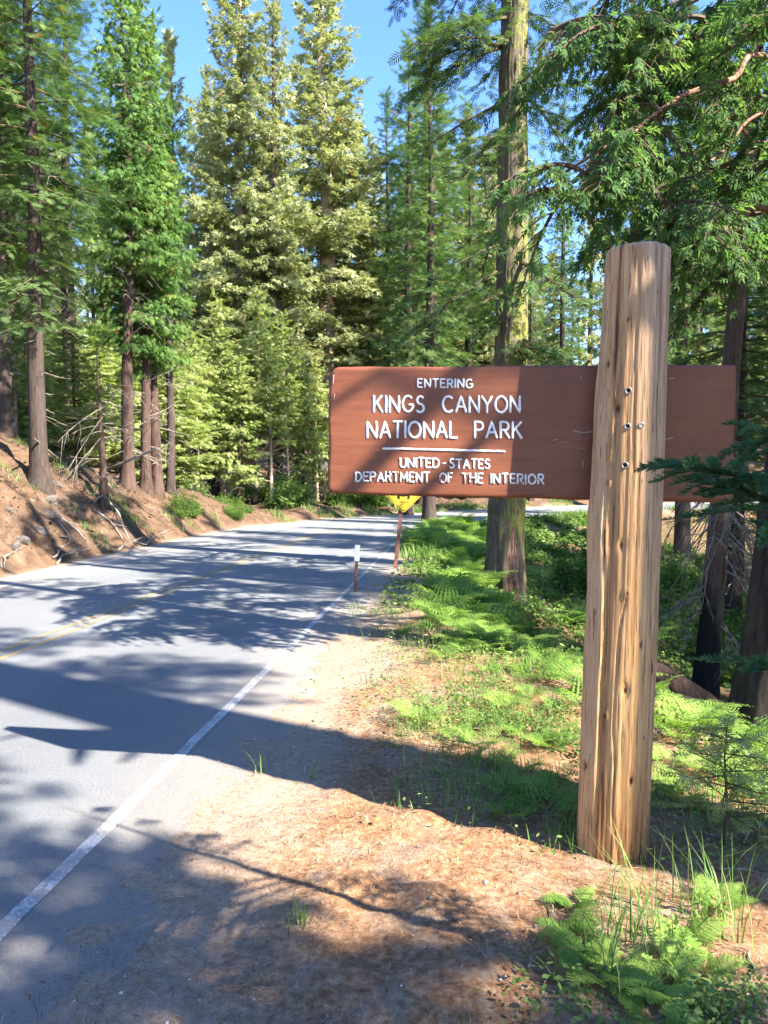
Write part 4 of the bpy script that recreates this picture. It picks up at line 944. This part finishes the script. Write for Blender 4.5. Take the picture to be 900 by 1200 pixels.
# ------------------------------------------------------------ ferns, grass, herbs
def pinna_tpl(n=7):
    s = [(0, 0, 0, 1, 0, -.04, .05)]
    for i in range(n):
        u = (i+.4)/n; l = .24*(1-u)**.7+.03
        for sg in (-1, 1): s.append((u, 0, 0, u+l*.45, sg*l, -.02, .13))
    return kites(s)
PIN = pinna_tpl(8); PINL = pinna_tpl(4)
def fern_mesh(seed, nf, L, tpl, npair=11, spread=1.0, upright=.6, key='fern'):
    r = np.random.default_rng(seed); mb = MB()
    for i in range(nf):
        az = i*2.4+r.normal(0, .4); Lf = L*r.uniform(.65, 1.15); el0 = r.uniform(.9, 1.35)*upright/.6*.9
        n = 14; th = np.linspace(min(el0, 1.5), .05-r.uniform(0, .35), n); st = Lf/n
        h = np.array([math.cos(az), math.sin(az), 0])
        d = np.cos(th)[:, None]*h*spread+np.sin(th)[:, None]*np.array([0, 0, 1.]); pts_ = np.vstack([[0, 0, 0], np.cumsum(d*st, 0)])+r.normal(0, .02, 3)*np.array([1, 1, 0])
        add_tube(mb, pts_, np.linspace(.0035, .001, n+1), 3, False, 1, .5)
        us_ = np.linspace(.30, .985, npair); sd = np.array([-h[1], h[0], 0]); PP, DD, NN, LL, TT = [], [], [], [], []; lin = np.linspace(0, 1, n+1)
        tt = r.normal(.5, .2)
        for q in us_:
            p0 = np.array([np.interp(q, lin, pts_[:, c]) for c in range(3)]); T = d[min(n-1, int(q*n))]
            for sg in (-1, 1):
                PP.append(p0); DD.append(T*.45+sd*sg+np.array([0, 0, -.12])+r.normal(0, .06, 3)); nrm = np.cross(T, sd*1.0); NN.append(nrm if nrm[2] > 0 else -nrm); LL.append(Lf*.36*(1-((q-.30)/.70))**.85+.02); TT.append(tt+.12*q)
        add_sprays(mb, tpl, PP, DD, NN, LL, 0, np.clip(TT, 0, .96))
    return mb.mesh(key, [m_fern, m_twig], False)
ferns_near = [fern_mesh(200+i, 5, .48, PIN) for i in range(3)]
ferns_mid = [fern_mesh(210+i, 6, .62, PINL, 9, 1.0, .62) for i in range(4)]
def fern(me, x, y, s, label, group=None, rz=None, tilt=0):
    o = link('fern', me, None, label, 'fern', group, None, (x, y, gz(x, y)-.02)); o.rotation_euler = (tilt, 0, random.uniform(0, 6.28) if rz is None else rz); o.scale = (s,)*3; return o
def fpx(me, px, py, s, label, group=None, **k):
    # march the pixel ray down to the terrain
    p = hit(px, py); return fern(me, p[0], p[1], s, label, group, **k)
def hit(px, py, ymax=60):
    d = np.array(P(px, py, 1.0))-np.array([0, 0, CAM_Z]); ts = np.geomspace(1.2, ymax, 900)
    X = d[0]*ts; Yv = d[1]*ts; Zv = CAM_Z+d[2]*ts; g = terrain(X, Yv); k = np.argmax(Zv < g)
    return (X[k], Yv[k]) if (Zv < g).any() else (X[-1], Yv[-1])
fpx(ferns_near[0], 683, 1108, 0.46, 'bright fern at the foot of the log post, on its left', rz=2.6)
fpx(ferns_near[1], 795, 1110, 0.49, 'fern right of the post foot, standing in tall grass')
fpx(ferns_near[2], 772, 1165, 0.44, 'lowest yellow-green fern, in the grass clump at bottom right')
fpx(ferns_near[0], 840, 1060, 0.37, 'dark fern behind the grass clump at the right edge of the clump')
fpx(ferns_near[1], 675, 1062, .42, 'bright fern frond cluster touching the left side of the post foot')
fpx(ferns_near[0], 760, 1192, .45, 'small fern at the very bottom edge of the photo, below the grass')
fpx(ferns_near[2], 705, 1150, .5, 'fern at the left front edge of the grass clump')
fpx(ferns_near[0], 815, 1150, .5, 'fern at the right front edge of the grass clump')
fpx(ferns_near[1], 735, 1150, 0.37, 'small fern hidden in the middle of the grass clump')
r = np.random.default_rng(8); nfern = 0
cand = []
while nfern < 290:
    s_ = r.uniform(5.0, 15) if r.random() < .5 else r.uniform(13, 30); w_ = 3.3-2.5*float(sstep(5.5, 11.0, s_)); dr_ = w_-.7+r.gamma(1.6, .9)
    x, y = road_xy(np.array([s_]), np.array([-3.4-dr_]))[0]
    if y < 4.3 or y > 34 or x/y > .62 or math.hypot(x-X0, y-Y0) < .75 or (abs(x-X0*y/Y0) < .5 and Y0-2.2 < y < Y0): continue
    if math.hypot(x-pb.x, y-pb.y) < .6: continue
    if dr_ < 1.15 and s_ < 19: continue
    fern(ferns_mid[nfern % 4], x, y, r.uniform(.55, 1.2)*(1.4 if s_ > 10 else .7), 'bracken fern in the green bed along the right verge', group='bracken ferns on the right verge', tilt=r.normal(0, .22)); nfern += 1
for px, py in ((470, 745), (500, 740), (530, 748), (520, 775), (575, 790), (610, 790), (635, 775), (655, 790), (620, 820), (655, 835), (590, 835), (560, 850), (535, 870), (620, 870), (660, 870), (600, 960), (640, 955), (780, 900), (820, 905), (860, 920), (800, 940), (840, 950), (780, 930), (880, 900), (800, 870), (480, 838), (495, 850), (560, 880), (590, 895), (610, 905), (640, 880), (655, 915), (590, 930), (625, 935), (545, 770), (575, 762), (600, 765), (560, 745), (640, 800), (648, 765)):
    fpx(ferns_mid[random.randrange(4)], px, py, .36+.22*r.random(), 'low fern spreading over the sunny ground around the log post', group='low ferns around the post')

def grass_obj(name, label, spots, mat, hh, wd=.004, seed=0, bend=.5):
    """spots: (x, y, radius, count)"""
    r = np.random.default_rng(seed); X, Y_, = [], []
    for (x, y, rad_, n) in spots:
        a = r.uniform(0, 6.28, n); q = rad_*np.sqrt(r.uniform(0, 1, n))*r.uniform(.6, 1.2, n); X.append(x+q*np.cos(a)); Y_.append(y+q*np.sin(a))
    X = np.concatenate(X); Y_ = np.concatenate(Y_); n = len(X); Z = terrain(X, Y_)-.01
    h = hh*r.uniform(.35, 1.2, n); az = r.uniform(0, 6.28, n); bd = bend*r.uniform(.1, 1.3, n); w_ = wd*r.uniform(.6, 1.4, n)
    mb = MB(); rows = []
    for q in (0, .35, .7, 1):
        px_ = X+np.cos(az)*h*bd*q**2; py_ = Y_+np.sin(az)*h*bd*q**2; pz_ = Z+h*(q-.25*bd*q**2); ww = w_*(1-q)**.6 if q < 1 else w_*0
        rows.append(np.stack([px_-np.sin(az)*ww, py_+np.cos(az)*ww, pz_], -1)); rows.append(np.stack([px_+np.sin(az)*ww, py_-np.cos(az)*ww, pz_], -1))
    V = np.stack(rows, 1).reshape(-1, 3); b = np.arange(n)[:, None]*8
    f = np.concatenate([b+np.array([[0, 1, 3, 2]]), b+np.array([[2, 3, 5, 4]]), b+np.array([[4, 5, 7, 6]])])
    mb.add(V, f, 0, np.repeat(np.clip(r.normal(.5, .22, n), 0, 1), 8))
    return link(name, mb.mesh(name, mat, False), None, label, 'grass', None, 'stuff')
sp = []
for px, py, rd_, n in ((700, 1120, .16, 60), (730, 1100, .15, 90), (760, 1110, .15, 80), (720, 1160, .14, 70), (830, 1090, .12, 80), (850, 1075, .1, 60), (740, 1060, .1, 50), (810, 1060, .1, 40), (680, 1150, .1, 30), (870, 1110, .08, 30)):
    p = hit(px, py); sp.append((p[0], p[1], rd_, n))
sp = [(a_, b_, c_*1.1, int(d_*.36)) for a_, b_, c_, d_ in sp]
grass_obj('tall_grass', 'tall green grass at the foot of the log post', sp, m_grass, .34, .0030, 1, .7)
sp = []
r = np.random.default_rng(18)
for px, py, rd_, n in ((480, 860, .18, 60), (500, 840, .2, 50), (545, 850, .4, 160), (600, 830, .5, 260), (640, 860, .4, 200), (560, 800, .5, 220), (610, 780, .6, 260), (500, 760, .5, 130), (470, 740, .5, 150), (425, 720, .3, 60), (410, 715, .15, 50), (460, 722, .3, 120), (540, 900, .35, 130), (600, 920, .4, 160), (500, 930, .3, 50), (350, 1085, .05, 22), (305, 905, .04, 14), (365, 912, .03, 8), (560, 950, .2, 60), (650, 990, .2, 60), (440, 800, .2, 22), (520, 725, .5, 160), (820, 930, .5, 200), (880, 960, .4, 150), (640, 940, .3, 90)):
    p = hit(px, py); sp.append((p[0], p[1], rd_, n))
grass_obj('verge_grass', 'sparse green grass on the sunny verge', sp, m_grass, .17, .0035, 2, .7)
sp = [(x, y, .8, 60) for x, y in [hit(px, py) for px, py in ((430, 735), (460, 760), (520, 800), (560, 830), (430, 700), (480, 715), (400, 722), (560, 780))]]
grass_obj('dry_grass', 'thin straw-coloured grass on the sunny verge', sp, m_drygrass, .10, .002, 3, .9)
sp = []
for q in range(170):
    s_ = r.uniform(14, 52); side = r.choice([-1, 1]); d_ = side*(3.75+r.gamma(1.2, .5)) 
    if side > 0 and s_ < 30: continue
    x, y = road_xy(np.array([s_]), np.array([d_]))[0]; sp.append((x, y, .5, 70))
grass_obj('roadside_grass', 'bright green grass fringe around the far bend', sp, m_grass, .34, .012, 4, .6)
sp = []
for px, py in ((115, 580), (125, 570), (135, 590), (150, 605), (100, 615), (118, 640), (25, 520), (60, 540), (90, 545), (75, 560), (145, 600), (160, 612), (200, 610), (220, 612), (250, 608), (20, 560)):
    x, y = hit(px, py); sp.append((x, y, .45, 60))
grass_obj('bank_grass', 'patchy grass on the left bank', sp, m_grass, .22, .010, 5, .8)

def leaf_litter(name, label, cat, xs, ys, size, hgt, mat, seed, flat=.5, tpl=None, tsh=0):
    r = np.random.default_rng(seed); n = len(xs); z = terrain(xs, ys)+hgt
    D = r.normal(0, 1, (n, 3)); D[:, 2] *= .35; N = r.normal(0, flat, (n, 3))+np.array([0, 0, 1.])
    mb = MB(); t = tpl or kites([(0, 0, 0, 1, 0, 0, .55)])
    add_sprays(mb, t, np.stack([xs, ys, z], -1), D, N, size, 0, np.clip(r.normal(.5+tsh, .22, n), 0, .96))
    return link(name, mb.mesh(name, mat, False), None, label, cat, None, 'stuff')
r = np.random.default_rng(28); n = 130000
s_ = 4.5+40*r.random(n)**1.5; w_ = 3.3-2.5*sstep(5.5, 11.0, s_); dr_ = w_-.6+r.gamma(2.0, 1.8, n)
xy = road_xy(s_, -3.4-dr_); x, y = xy[:, 0], xy[:, 1]
dens = fbm(x*1.1, y*1.1, s=44, o=3); keep = (dens > -.12) & (y > 4) & (x/y < .7) & (np.hypot(x-X0, y-Y0) > .5); x, y = x[keep], y[keep]; dens = dens[keep]
dist_ = np.hypot(x, y)
leaf_litter('undergrowth', 'low leafy green undergrowth covering the slope right of the road', 'undergrowth', x, y, (.035+.0040*dist_)*r.uniform(.6, 1.3, len(x)), (r.random(len(x))**1.5)*(.05+.32*np.clip(dens+.2, 0, 1)*np.clip(dist_/10, .35, 1.3)), m_herb, 29, .6)
# sprawling herb patches on the sunny ground
n = 26000; cen = [hit(*q) for q in ((640, 890), (600, 900), (655, 860), (520, 760), (570, 760), (620, 760), (560, 830), (560, 790), (600, 800), (640, 820), (600, 850), (630, 870), (560, 870), (660, 900), (520, 810), (830, 900), (870, 930), (810, 960), (780, 880), (790, 1180), (760, 1190), (820, 1150))]
k = r.integers(0, len(cen), n); c_ = np.array(cen)[k]; x = c_[:, 0]+r.normal(0, .42, n)*np.clip(c_[:, 1]/5, .3, 1); y = c_[:, 1]+r.normal(0, .45, n)*np.clip(c_[:, 1]/5, .3, 1)
kk = fbm(x*2.2, y*2.2, s=88, o=3) > -.08; x, y = x[kk], y[kk]; n = len(x)
leaf_litter('herb_patches', 'small-leaved herbs creeping over the sunny ground by the post', 'herbs', x, y, .030*r.uniform(.6, 1.3, n), r.random(n)**1.5*.12, m_herb, 30, .5, None, .12)
# needles and bits on the ground near the camera
n = 62000; y = .9+10*r.random(n)**1.7; x = (r.random(n)*1.5-.75)*y*1.05
s_, d_ = road_sd(x, y); cl = fbm(x*1.6, y*1.6, s=66, o=3); keep = (d_ < -3.25-.25*r.random(n)) & ((cl > -.15) | (r.random(n) < .25)); x, y = x[keep], y[keep]; n = len(x)
M = NM('fallen_needles', .85, .2); t = M.attr('tint'); M.col(M.ramp(t, [(.1, (.09, .045, .025)), (.5, (.29, .155, .08)), (.9, (.54, .37, .23))]))
leaf_litter('needle_litter', 'fallen rusty pine needles on the bare verge', 'needle litter', x, y, (.030+.004*y)*r.uniform(.5, 1.4, n), .004+.004*r.random(n), M.m, 31, .12, kites([(0, 0, 0, 1, .0, 0, .075)]))
# pebbles
n = 2600; y = .9+8*r.random(n)**1.6; x = (r.random(n)*1.5-.8)*y; s_, d_ = road_sd(x, y); keep = (d_ < -3.35) & (d_ > -6.5); x, y = x[keep], y[keep]; n = len(x)
ico = np.array([[0, 0, 1], [.9, 0, .2], [.28, .85, .25], [-.72, .53, .2], [-.72, -.53, .3], [.28, -.85, .2], [0, 0, -.6]]); icf = np.array([[0, 1, 2], [0, 2, 3], [0, 3, 4], [0, 4, 5], [0, 5, 1], [6, 2, 1], [6, 3, 2], [6, 4, 3], [6, 5, 4], [6, 1, 5]])
mb = MB(); D = r.normal(0, 1, (n, 3)); D[:, 2] = 0
M = NM('grey_gravel', .9, .2); t = M.attr('tint'); M.col(M.ramp(t, [(.1, (.13, .115, .10)), (.9, (.48, .44, .40))])); m_grav = M.m
add_sprays(mb, (ico, icf), np.stack([x, y, terrain(x, y)+.002], -1), D, np.tile([0, 0, 1.], (n, 1)), .004*np.exp(r.normal(0, .45, n)), 0, r.random(n))
link('gravel', mb.mesh('gravel', m_grav, False), None, 'small grey gravel scattered on the dirt verge', 'gravel', None, 'stuff')

# bushes
def bush_mesh(seed, mat, n=2600, key='bush'):
    r = np.random.default_rng(seed); mb = MB(); PP = []; 
    for i in range(26):
        az = r.uniform(0, 6.28); bp = branch_pts(np.zeros(3), az, r.uniform(.3, .8), R(r.uniform(20, 70)), .2, 0, 6, r); add_tube(mb, bp, np.linspace(.012, .003, 6), 3, False, 1)
        c_ = bp[r.integers(2, 6, n//26)]; PP.append(c_+r.normal(0, .13, c_.shape))
    PP = np.concatenate(PP); PP[:, 2] = np.abs(PP[:, 2]); m = len(PP)
    add_sprays(mb, T_CLU, PP, r.normal(0, 1, (m, 3)), r.normal(0, .6, (m, 3))+np.array([0, 0, 1]), .085*r.uniform(.6, 1.3, m), 0, np.clip(r.normal(.5, .22, m), 0, .96))
    return mb.mesh(key, [mat, m_twig], False)
bushes = [bush_mesh(301, m_bush), bush_mesh(302, m_herb), bush_mesh(303, m_bush, 1800)]
def bush(x, y, s, label, group, i=0):
    o = link('bush', bushes[i], None, label, 'bush', group, None, (x, y, gz(x, y)-.05)); o.scale = (s*random.uniform(.9, 1.3), s, s*random.uniform(.7, 1.1)); o.rotation_euler = (0, 0, random.uniform(0, 6.28))
r = np.random.default_rng(41)
for i in range(46):
    s_ = r.uniform(27, 58); d_ = 5.2+r.gamma(1.5, 1.8); x, y = road_xy(np.array([s_]), np.array([d_]))[0]
    bush(x, y, r.uniform(.7, 1.7), 'leafy green bush at the forest edge along the outside of the bend', 'bushes outside the bend', i % 3)
for i in range(40):
    s_ = r.uniform(13, 36); d_ = -3.4-r.uniform(4.0, 12); x, y = road_xy(np.array([s_]), np.array([d_]))[0]
    if math.hypot(x-X0, y-Y0) < 1.5 or y < 9: continue
    bush(x, y, r.uniform(.6, 1.4), 'green bush on the shaded slope right of the mossy trunk', 'bushes in the ravine', i % 3)
for i in range(9):
    px = r.uniform(200, 300); p = hit(px, r.uniform(596, 608)); bush(p[0], p[1], r.uniform(.3, .7), 'small bush along the top of the low bank before the bend', 'small bushes on the low bank', i % 3)

# ------------------------------------------------------------ rocks, sticks, logs on the bank
M = NM('grey_rock', .9, .2); n = M.noise(M.tex((1, 1, 1)), 5, 8, .7, .4); M.col(M.ramp(n, [(.3, (.05, .04, .034)), (.5, (.13, .11, .095)), (.72, (.25, .22, .195))])); M.bump(n, .8, .05); m_rock = M.m
def rock_mesh(seed):
    r = np.random.default_rng(seed); nu_, nv_ = 20, 12; a = np.arange(nu_)/nu_*2*np.pi; b = np.linspace(-np.pi/2, np.pi/2, nv_); A_, B_ = np.meshgrid(a, b)
    d = np.stack([np.cos(B_)*np.cos(A_), np.cos(B_)*np.sin(A_), np.sin(B_)], -1); q = 1+.5*fbm(d[..., 0]*1.7+seed, d[..., 1]*1.7, d[..., 2]*1.7, s=seed, o=4)
    q = np.round(q*6)/6*.55+q*.45; V_ = d*q[..., None]*np.array([1, .8, .6]); ii = np.arange(nu_*nv_).reshape(nv_, nu_); i2 = np.roll(ii, -1, 1)
    mb = MB(); mb.add(V_, np.stack([ii[:-1], i2[:-1], i2[1:], ii[1:]], -1).reshape(-1, 4)); return mb.mesh('rock', m_rock, False)
rocks = [rock_mesh(s) for s in (1, 2, 3)]
for i, (px, py, s) in enumerate(((58, 590, .24), (62, 606, .28), (24, 634, .2), (66, 568, .18), (16, 642, .2), (48, 622, .24), (85, 640, .12), (10, 600, .18))):
    x, y = hit(px, py); o = link('rock', rocks[i % 3], None, 'pale grey rock below the leaning fir, half buried in the bank' if px < 75 else 'small rock lying lower on the earth bank', 'rock', 'rocks below the leaning fir' if px < 75 else 'small rocks on the bank', None, (x, y, gz(x, y)-.05)); o.scale = (s, s*.8, s*.8); o.rotation_euler = (r.uniform(0, 3), r.uniform(0, 1), r.uniform(0, 6))
# loose soil clods, chips and needles over the bank face
n = 14000; s_ = r.uniform(9, 32, n); d_ = 4.1+r.gamma(2.0, 1.1, n); xy = road_xy(s_, d_); x, y = xy[:, 0], xy[:, 1]
M = NM('bank_debris_bits', .9, .15); t = M.attr('tint'); M.col(M.ramp(t, [(.1, (.03, .02, .014)), (.45, (.10, .06, .038)), (.75, (.20, .13, .08)), (.95, (.30, .25, .2))]))
leaf_litter('bank_debris', 'bark chips, dead needles and soil crumbs covering the earth bank', 'debris', x, y, np.exp(r.normal(-2.9, .5, n)), .01+.02*r.random(n), M.m, 57, .5, kites([(0, 0, 0, 1, 0, 0, .35)]))
stick_meshes = []
for q in range(4):
    rs = np.random.default_rng(500+q); L = 1.0; m = 12; tt = np.linspace(-.5, .5, m); p = np.stack([tt, .05*np.sin(tt*5+q)+rs.normal(0, .008, m), .03*np.cos(tt*4)+0*tt], -1)
    mb = MB(); add_tube(mb, p, np.linspace(.022, .007, m), 6); 
    for j in range(3):
        i_ = rs.integers(3, 11); dd_ = np.array([.2, rs.choice([-1, 1])*.16, .08]); add_tube(mb, np.stack([p[i_]+dd_*e for e in (0, .4, 1)]), [.008, .006, .003], 4)
    stick_meshes.append(mb.mesh('stick', m_deadwood))
def stick(p0, p1, label, group, i, th=1.0, lift=.03):
    a = Vector((*p0, gz(*p0)+lift)); b = Vector((*p1, gz(*p1)+lift)); o = link('stick', stick_meshes[i % 4], None, label, 'stick', group, None, (a+b)/2)
    L = (b-a).length; o.rotation_euler = (b-a).to_track_quat('X', 'Z').to_euler(); o.scale = (L, max(.25, th*L**.5), max(.25, th*L**.5))
for i, (a, b, c_, d_) in enumerate(((66, 602, 102, 638), (70, 632, 95, 640), (112, 600, 150, 640), (125, 590, 158, 640), (60, 655, 80, 642), (62, 662, 90, 650), (0, 668, 12, 650), (2, 655, 8, 668), (70, 610, 80, 638), (95, 545, 118, 562), (60, 512, 110, 552), (80, 530, 120, 560), (165, 640, 190, 628), (130, 648, 170, 636), (88, 655, 104, 645))):
    stick(hit(a, b), hit(c_, d_), 'pale dead branch lying on the earth bank across the road', 'dead branches on the bank', i, 1.3)
for i, (a, b, c_, d_) in enumerate(((880, 1120, 895, 1180), (845, 1190, 900, 1188), (815, 975, 880, 1005), (800, 985, 850, 1000), (790, 1000, 840, 985), (615, 1135, 640, 1120), (870, 990, 900, 960), (640, 1060, 655, 1085), (838, 1020, 890, 1028))):
    stick(hit(a, b), hit(c_, d_), 'thin brown twig on the needle-covered ground near the post', 'twigs near the post', i, .45, .012)
# fallen log right of the post
pa = hit(772, 785); pb2 = hit(838, 835)
def log_obj(name, A_, B_, r0, r1, label, mat):
    A_ = np.array(A_, float); B_ = np.array(B_, float); m = 40; tt = np.linspace(0, 1, m)[:, None]; p = A_+(B_-A_)*tt; k_ = 20; aa = np.arange(k_)/k_*6.283
    nz = 1+.3*fbm(np.cos(aa)[None]*2, np.sin(aa)[None]*2, np.linspace(0, 6, m)[:, None], s=12, o=3); mb = MB(); c0 = A_.copy(); add_tube(mb, p-c0, np.linspace(r0, r1, m), k_, True, 0, .5, nz)
    return link(name, mb.mesh(name, mat), None, label, 'log', None, None, tuple(c0))
log_obj('fallen_log', (2.75, 9.2, gz(2.75, 9.2)+.45), (4.05, 8.7, gz(4.05, 8.7)+.05), .17, .13, 'fallen log sloping down to the charred trunk, behind the post', m_barkred)
log_obj('charred_stump', (3.05, 7.6, gz(3.05, 7.6)-.2), (3.15, 7.62, gz(3.1, 7.6)+.28), .16, .12, 'short black charred stump in the ferns right of the post', m_barkdark)

# ------------------------------------------------------------ young fir whose branches enter at the right edge
def needle_branch(nb_, wb, pp, r, nl=.023, dens=1150, rad0=.004):
    c_ = spline(pp, 24); add_tube(wb, c_, np.linspace(rad0, .0015, 24), 3, True, 0)
    L = np.linalg.norm(np.diff(c_, axis=0), axis=1).sum(); n = int(L*dens); q = np.sort(r.random(n)); k = q*23; i0 = np.minimum(k.astype(int), 22); fr_ = (k-i0)[:, None]
    p = c_[i0]*(1-fr_)+c_[i0+1]*fr_; T = c_[i0+1]-c_[i0]; T /= np.linalg.norm(T, axis=1, keepdims=True)
    a = r.uniform(0, 6.28, n); rnd_ = np.stack([np.cos(a), np.sin(a)*.9, np.sin(a)*.55+.35], -1); D = T*.75+rnd_-T*(rnd_*T).sum(1)[:, None]
    add_sprays(nb_, kites([(0, 0, 0, 1, 0, 0, .19)]), p, D, r.normal(0, 1, (n, 3)), nl*r.uniform(.8, 1.2, n)*np.clip((1-q)*6, .5, 1), 0, np.clip(r.normal(.5, .18, n), 0, .95))
    return c_
yx, yy = 1.72, 2.12; yz0 = gz(yx, yy); yf = empty('young_fir', (yx, yy, yz0), 'young fir at the right edge reaching a dark green needle branch across the sign', 'tree')
pts, rad, k, nz = trunk_mesh(3.4, .045, seed=95, rough=.05, flare=.2, wob=.03); mb = MB(); add_tube(mb, pts, rad, k, True, 0, .5, nz); link('trunk', mb.mesh('yf_trunk', m_bark), yf)
r = np.random.default_rng(61); nb_ = MB(); wb = MB(); o3 = np.array([yx, yy, yz0])
def nbr(pp, depth=1, sub=9, fl=.42, **k):
    pp = [np.array(list(q), float)-o3 for q in pp]; c_ = needle_branch(nb_, wb, pp, r, **k)
    if depth:
        Lt = np.linalg.norm(pp[-1]-pp[0])
        for j in range(sub):
            i0 = 3+int(j*17/sub); T = c_[i0+1]-c_[i0]; T /= np.linalg.norm(T); sd = np.cross(T, [0, 0, 1.]); sd /= np.linalg.norm(sd); sg = 1 if j % 2 else -1; l = Lt*(fl*(1-i0/26)+.05)*r.uniform(.8, 1.15)
            d = T*.75+sd*sg*.75+np.array([0, 0, r.normal(-.03, .08)]); needle_branch(nb_, wb, [c_[i0], c_[i0]+d*l*.5+np.array([0, 0, .01]), c_[i0]+d*l-np.array([0, 0, .015])], r, rad0=.002, dens=k.get('dens', 1150))
nbr([(yx, yy, 2.05), P(950, 560, 1.95), P(880, 560, 1.85), P(815, 549, 1.8), P(762, 548, 1.78)], 1, 16, .20)
nbr([(yx, yy, 1.98), P(960, 590, 2.0), P(905, 590, 1.95), P(860, 572, 1.92), P(830, 574, 1.9)], 1, 12, .24)
nbr([(yx, yy, 1.9), P(950, 610, 1.75), P(915, 620, 1.7), P(882, 612, 1.7)], 1, 5)
nbr([(yx, yy, 2.1), P(950, 520, 2.0), P(905, 515, 2.0), P(868, 535, 2.0)], 1, 6)
nbr([(yx, yy, 1.25), P(960, 790, 1.8), P(905, 782, 1.8), P(868, 786, 1.8)], 1, 5)
for j in range(26):
    az = r.uniform(-.9, 1.3); z = r.uniform(.5, 3.2); L = .5*(1-z/4); e = np.array([math.cos(az), math.sin(az), .05])
    nbr([(yx, yy, yz0+z), np.array([yx, yy, yz0+z])+e*L*.5, np.array([yx, yy, yz0+z-.04])+e*L], 1, 5, dens=450)
m_near = foliage('near_fir_needles', (.028, .07, .034), (.058, .135, .058), (.12, .21, .085), .3, None, big=2, tcol=(1.0, 1.3, .7))
link('branches', wb.mesh('yf_branches', m_twig), yf, kind='stuff'); link('needles', nb_.mesh('yf_needles', m_near, False), yf)
# small pale sapling right of the post
p = hit(848, 992); sx_, sy_ = p; sz_ = gz(sx_, sy_); sap = empty('fir_sapling', (sx_, sy_, sz_), 'knee-high light green fir sapling right of the post', 'sapling')
mb = MB(); cw = MB(); hS = .62; pts_ = np.array([[0, 0, -.05], [.01, 0, .25], [.0, .01, .45], [.005, 0, hS]]); add_tube(mb, pts_, [.009, .007, .005, .003], 6); 
PP, DD, NN, LL = [], [], [], []
for j in range(26):
    z = .14+.48*j/26; az = j*2.4; L = .36*(1-.75*j/26); e = np.array([math.cos(az), math.sin(az), .12]); bp = np.stack([np.array([0, 0, z])+e*L*q for q in (0, .5, 1)]); add_tube(mb, bp, [.004, .003, .0015], 4)
    for q in np.arange(.2, 1.01, .16): PP.append(np.array([0, 0, z])+e*L*q); DD.append(e+r.normal(0, .4, 3)); NN.append([0, 0, 1.]+r.normal(0, .25, 3)); LL.append(.10)
add_sprays(cw, T_FIR, PP, DD, NN, LL); link('trunk', mb.mesh('sap_trunk', m_twig), sap); link('crown', cw.mesh('sap_crown', m_young, False), sap)
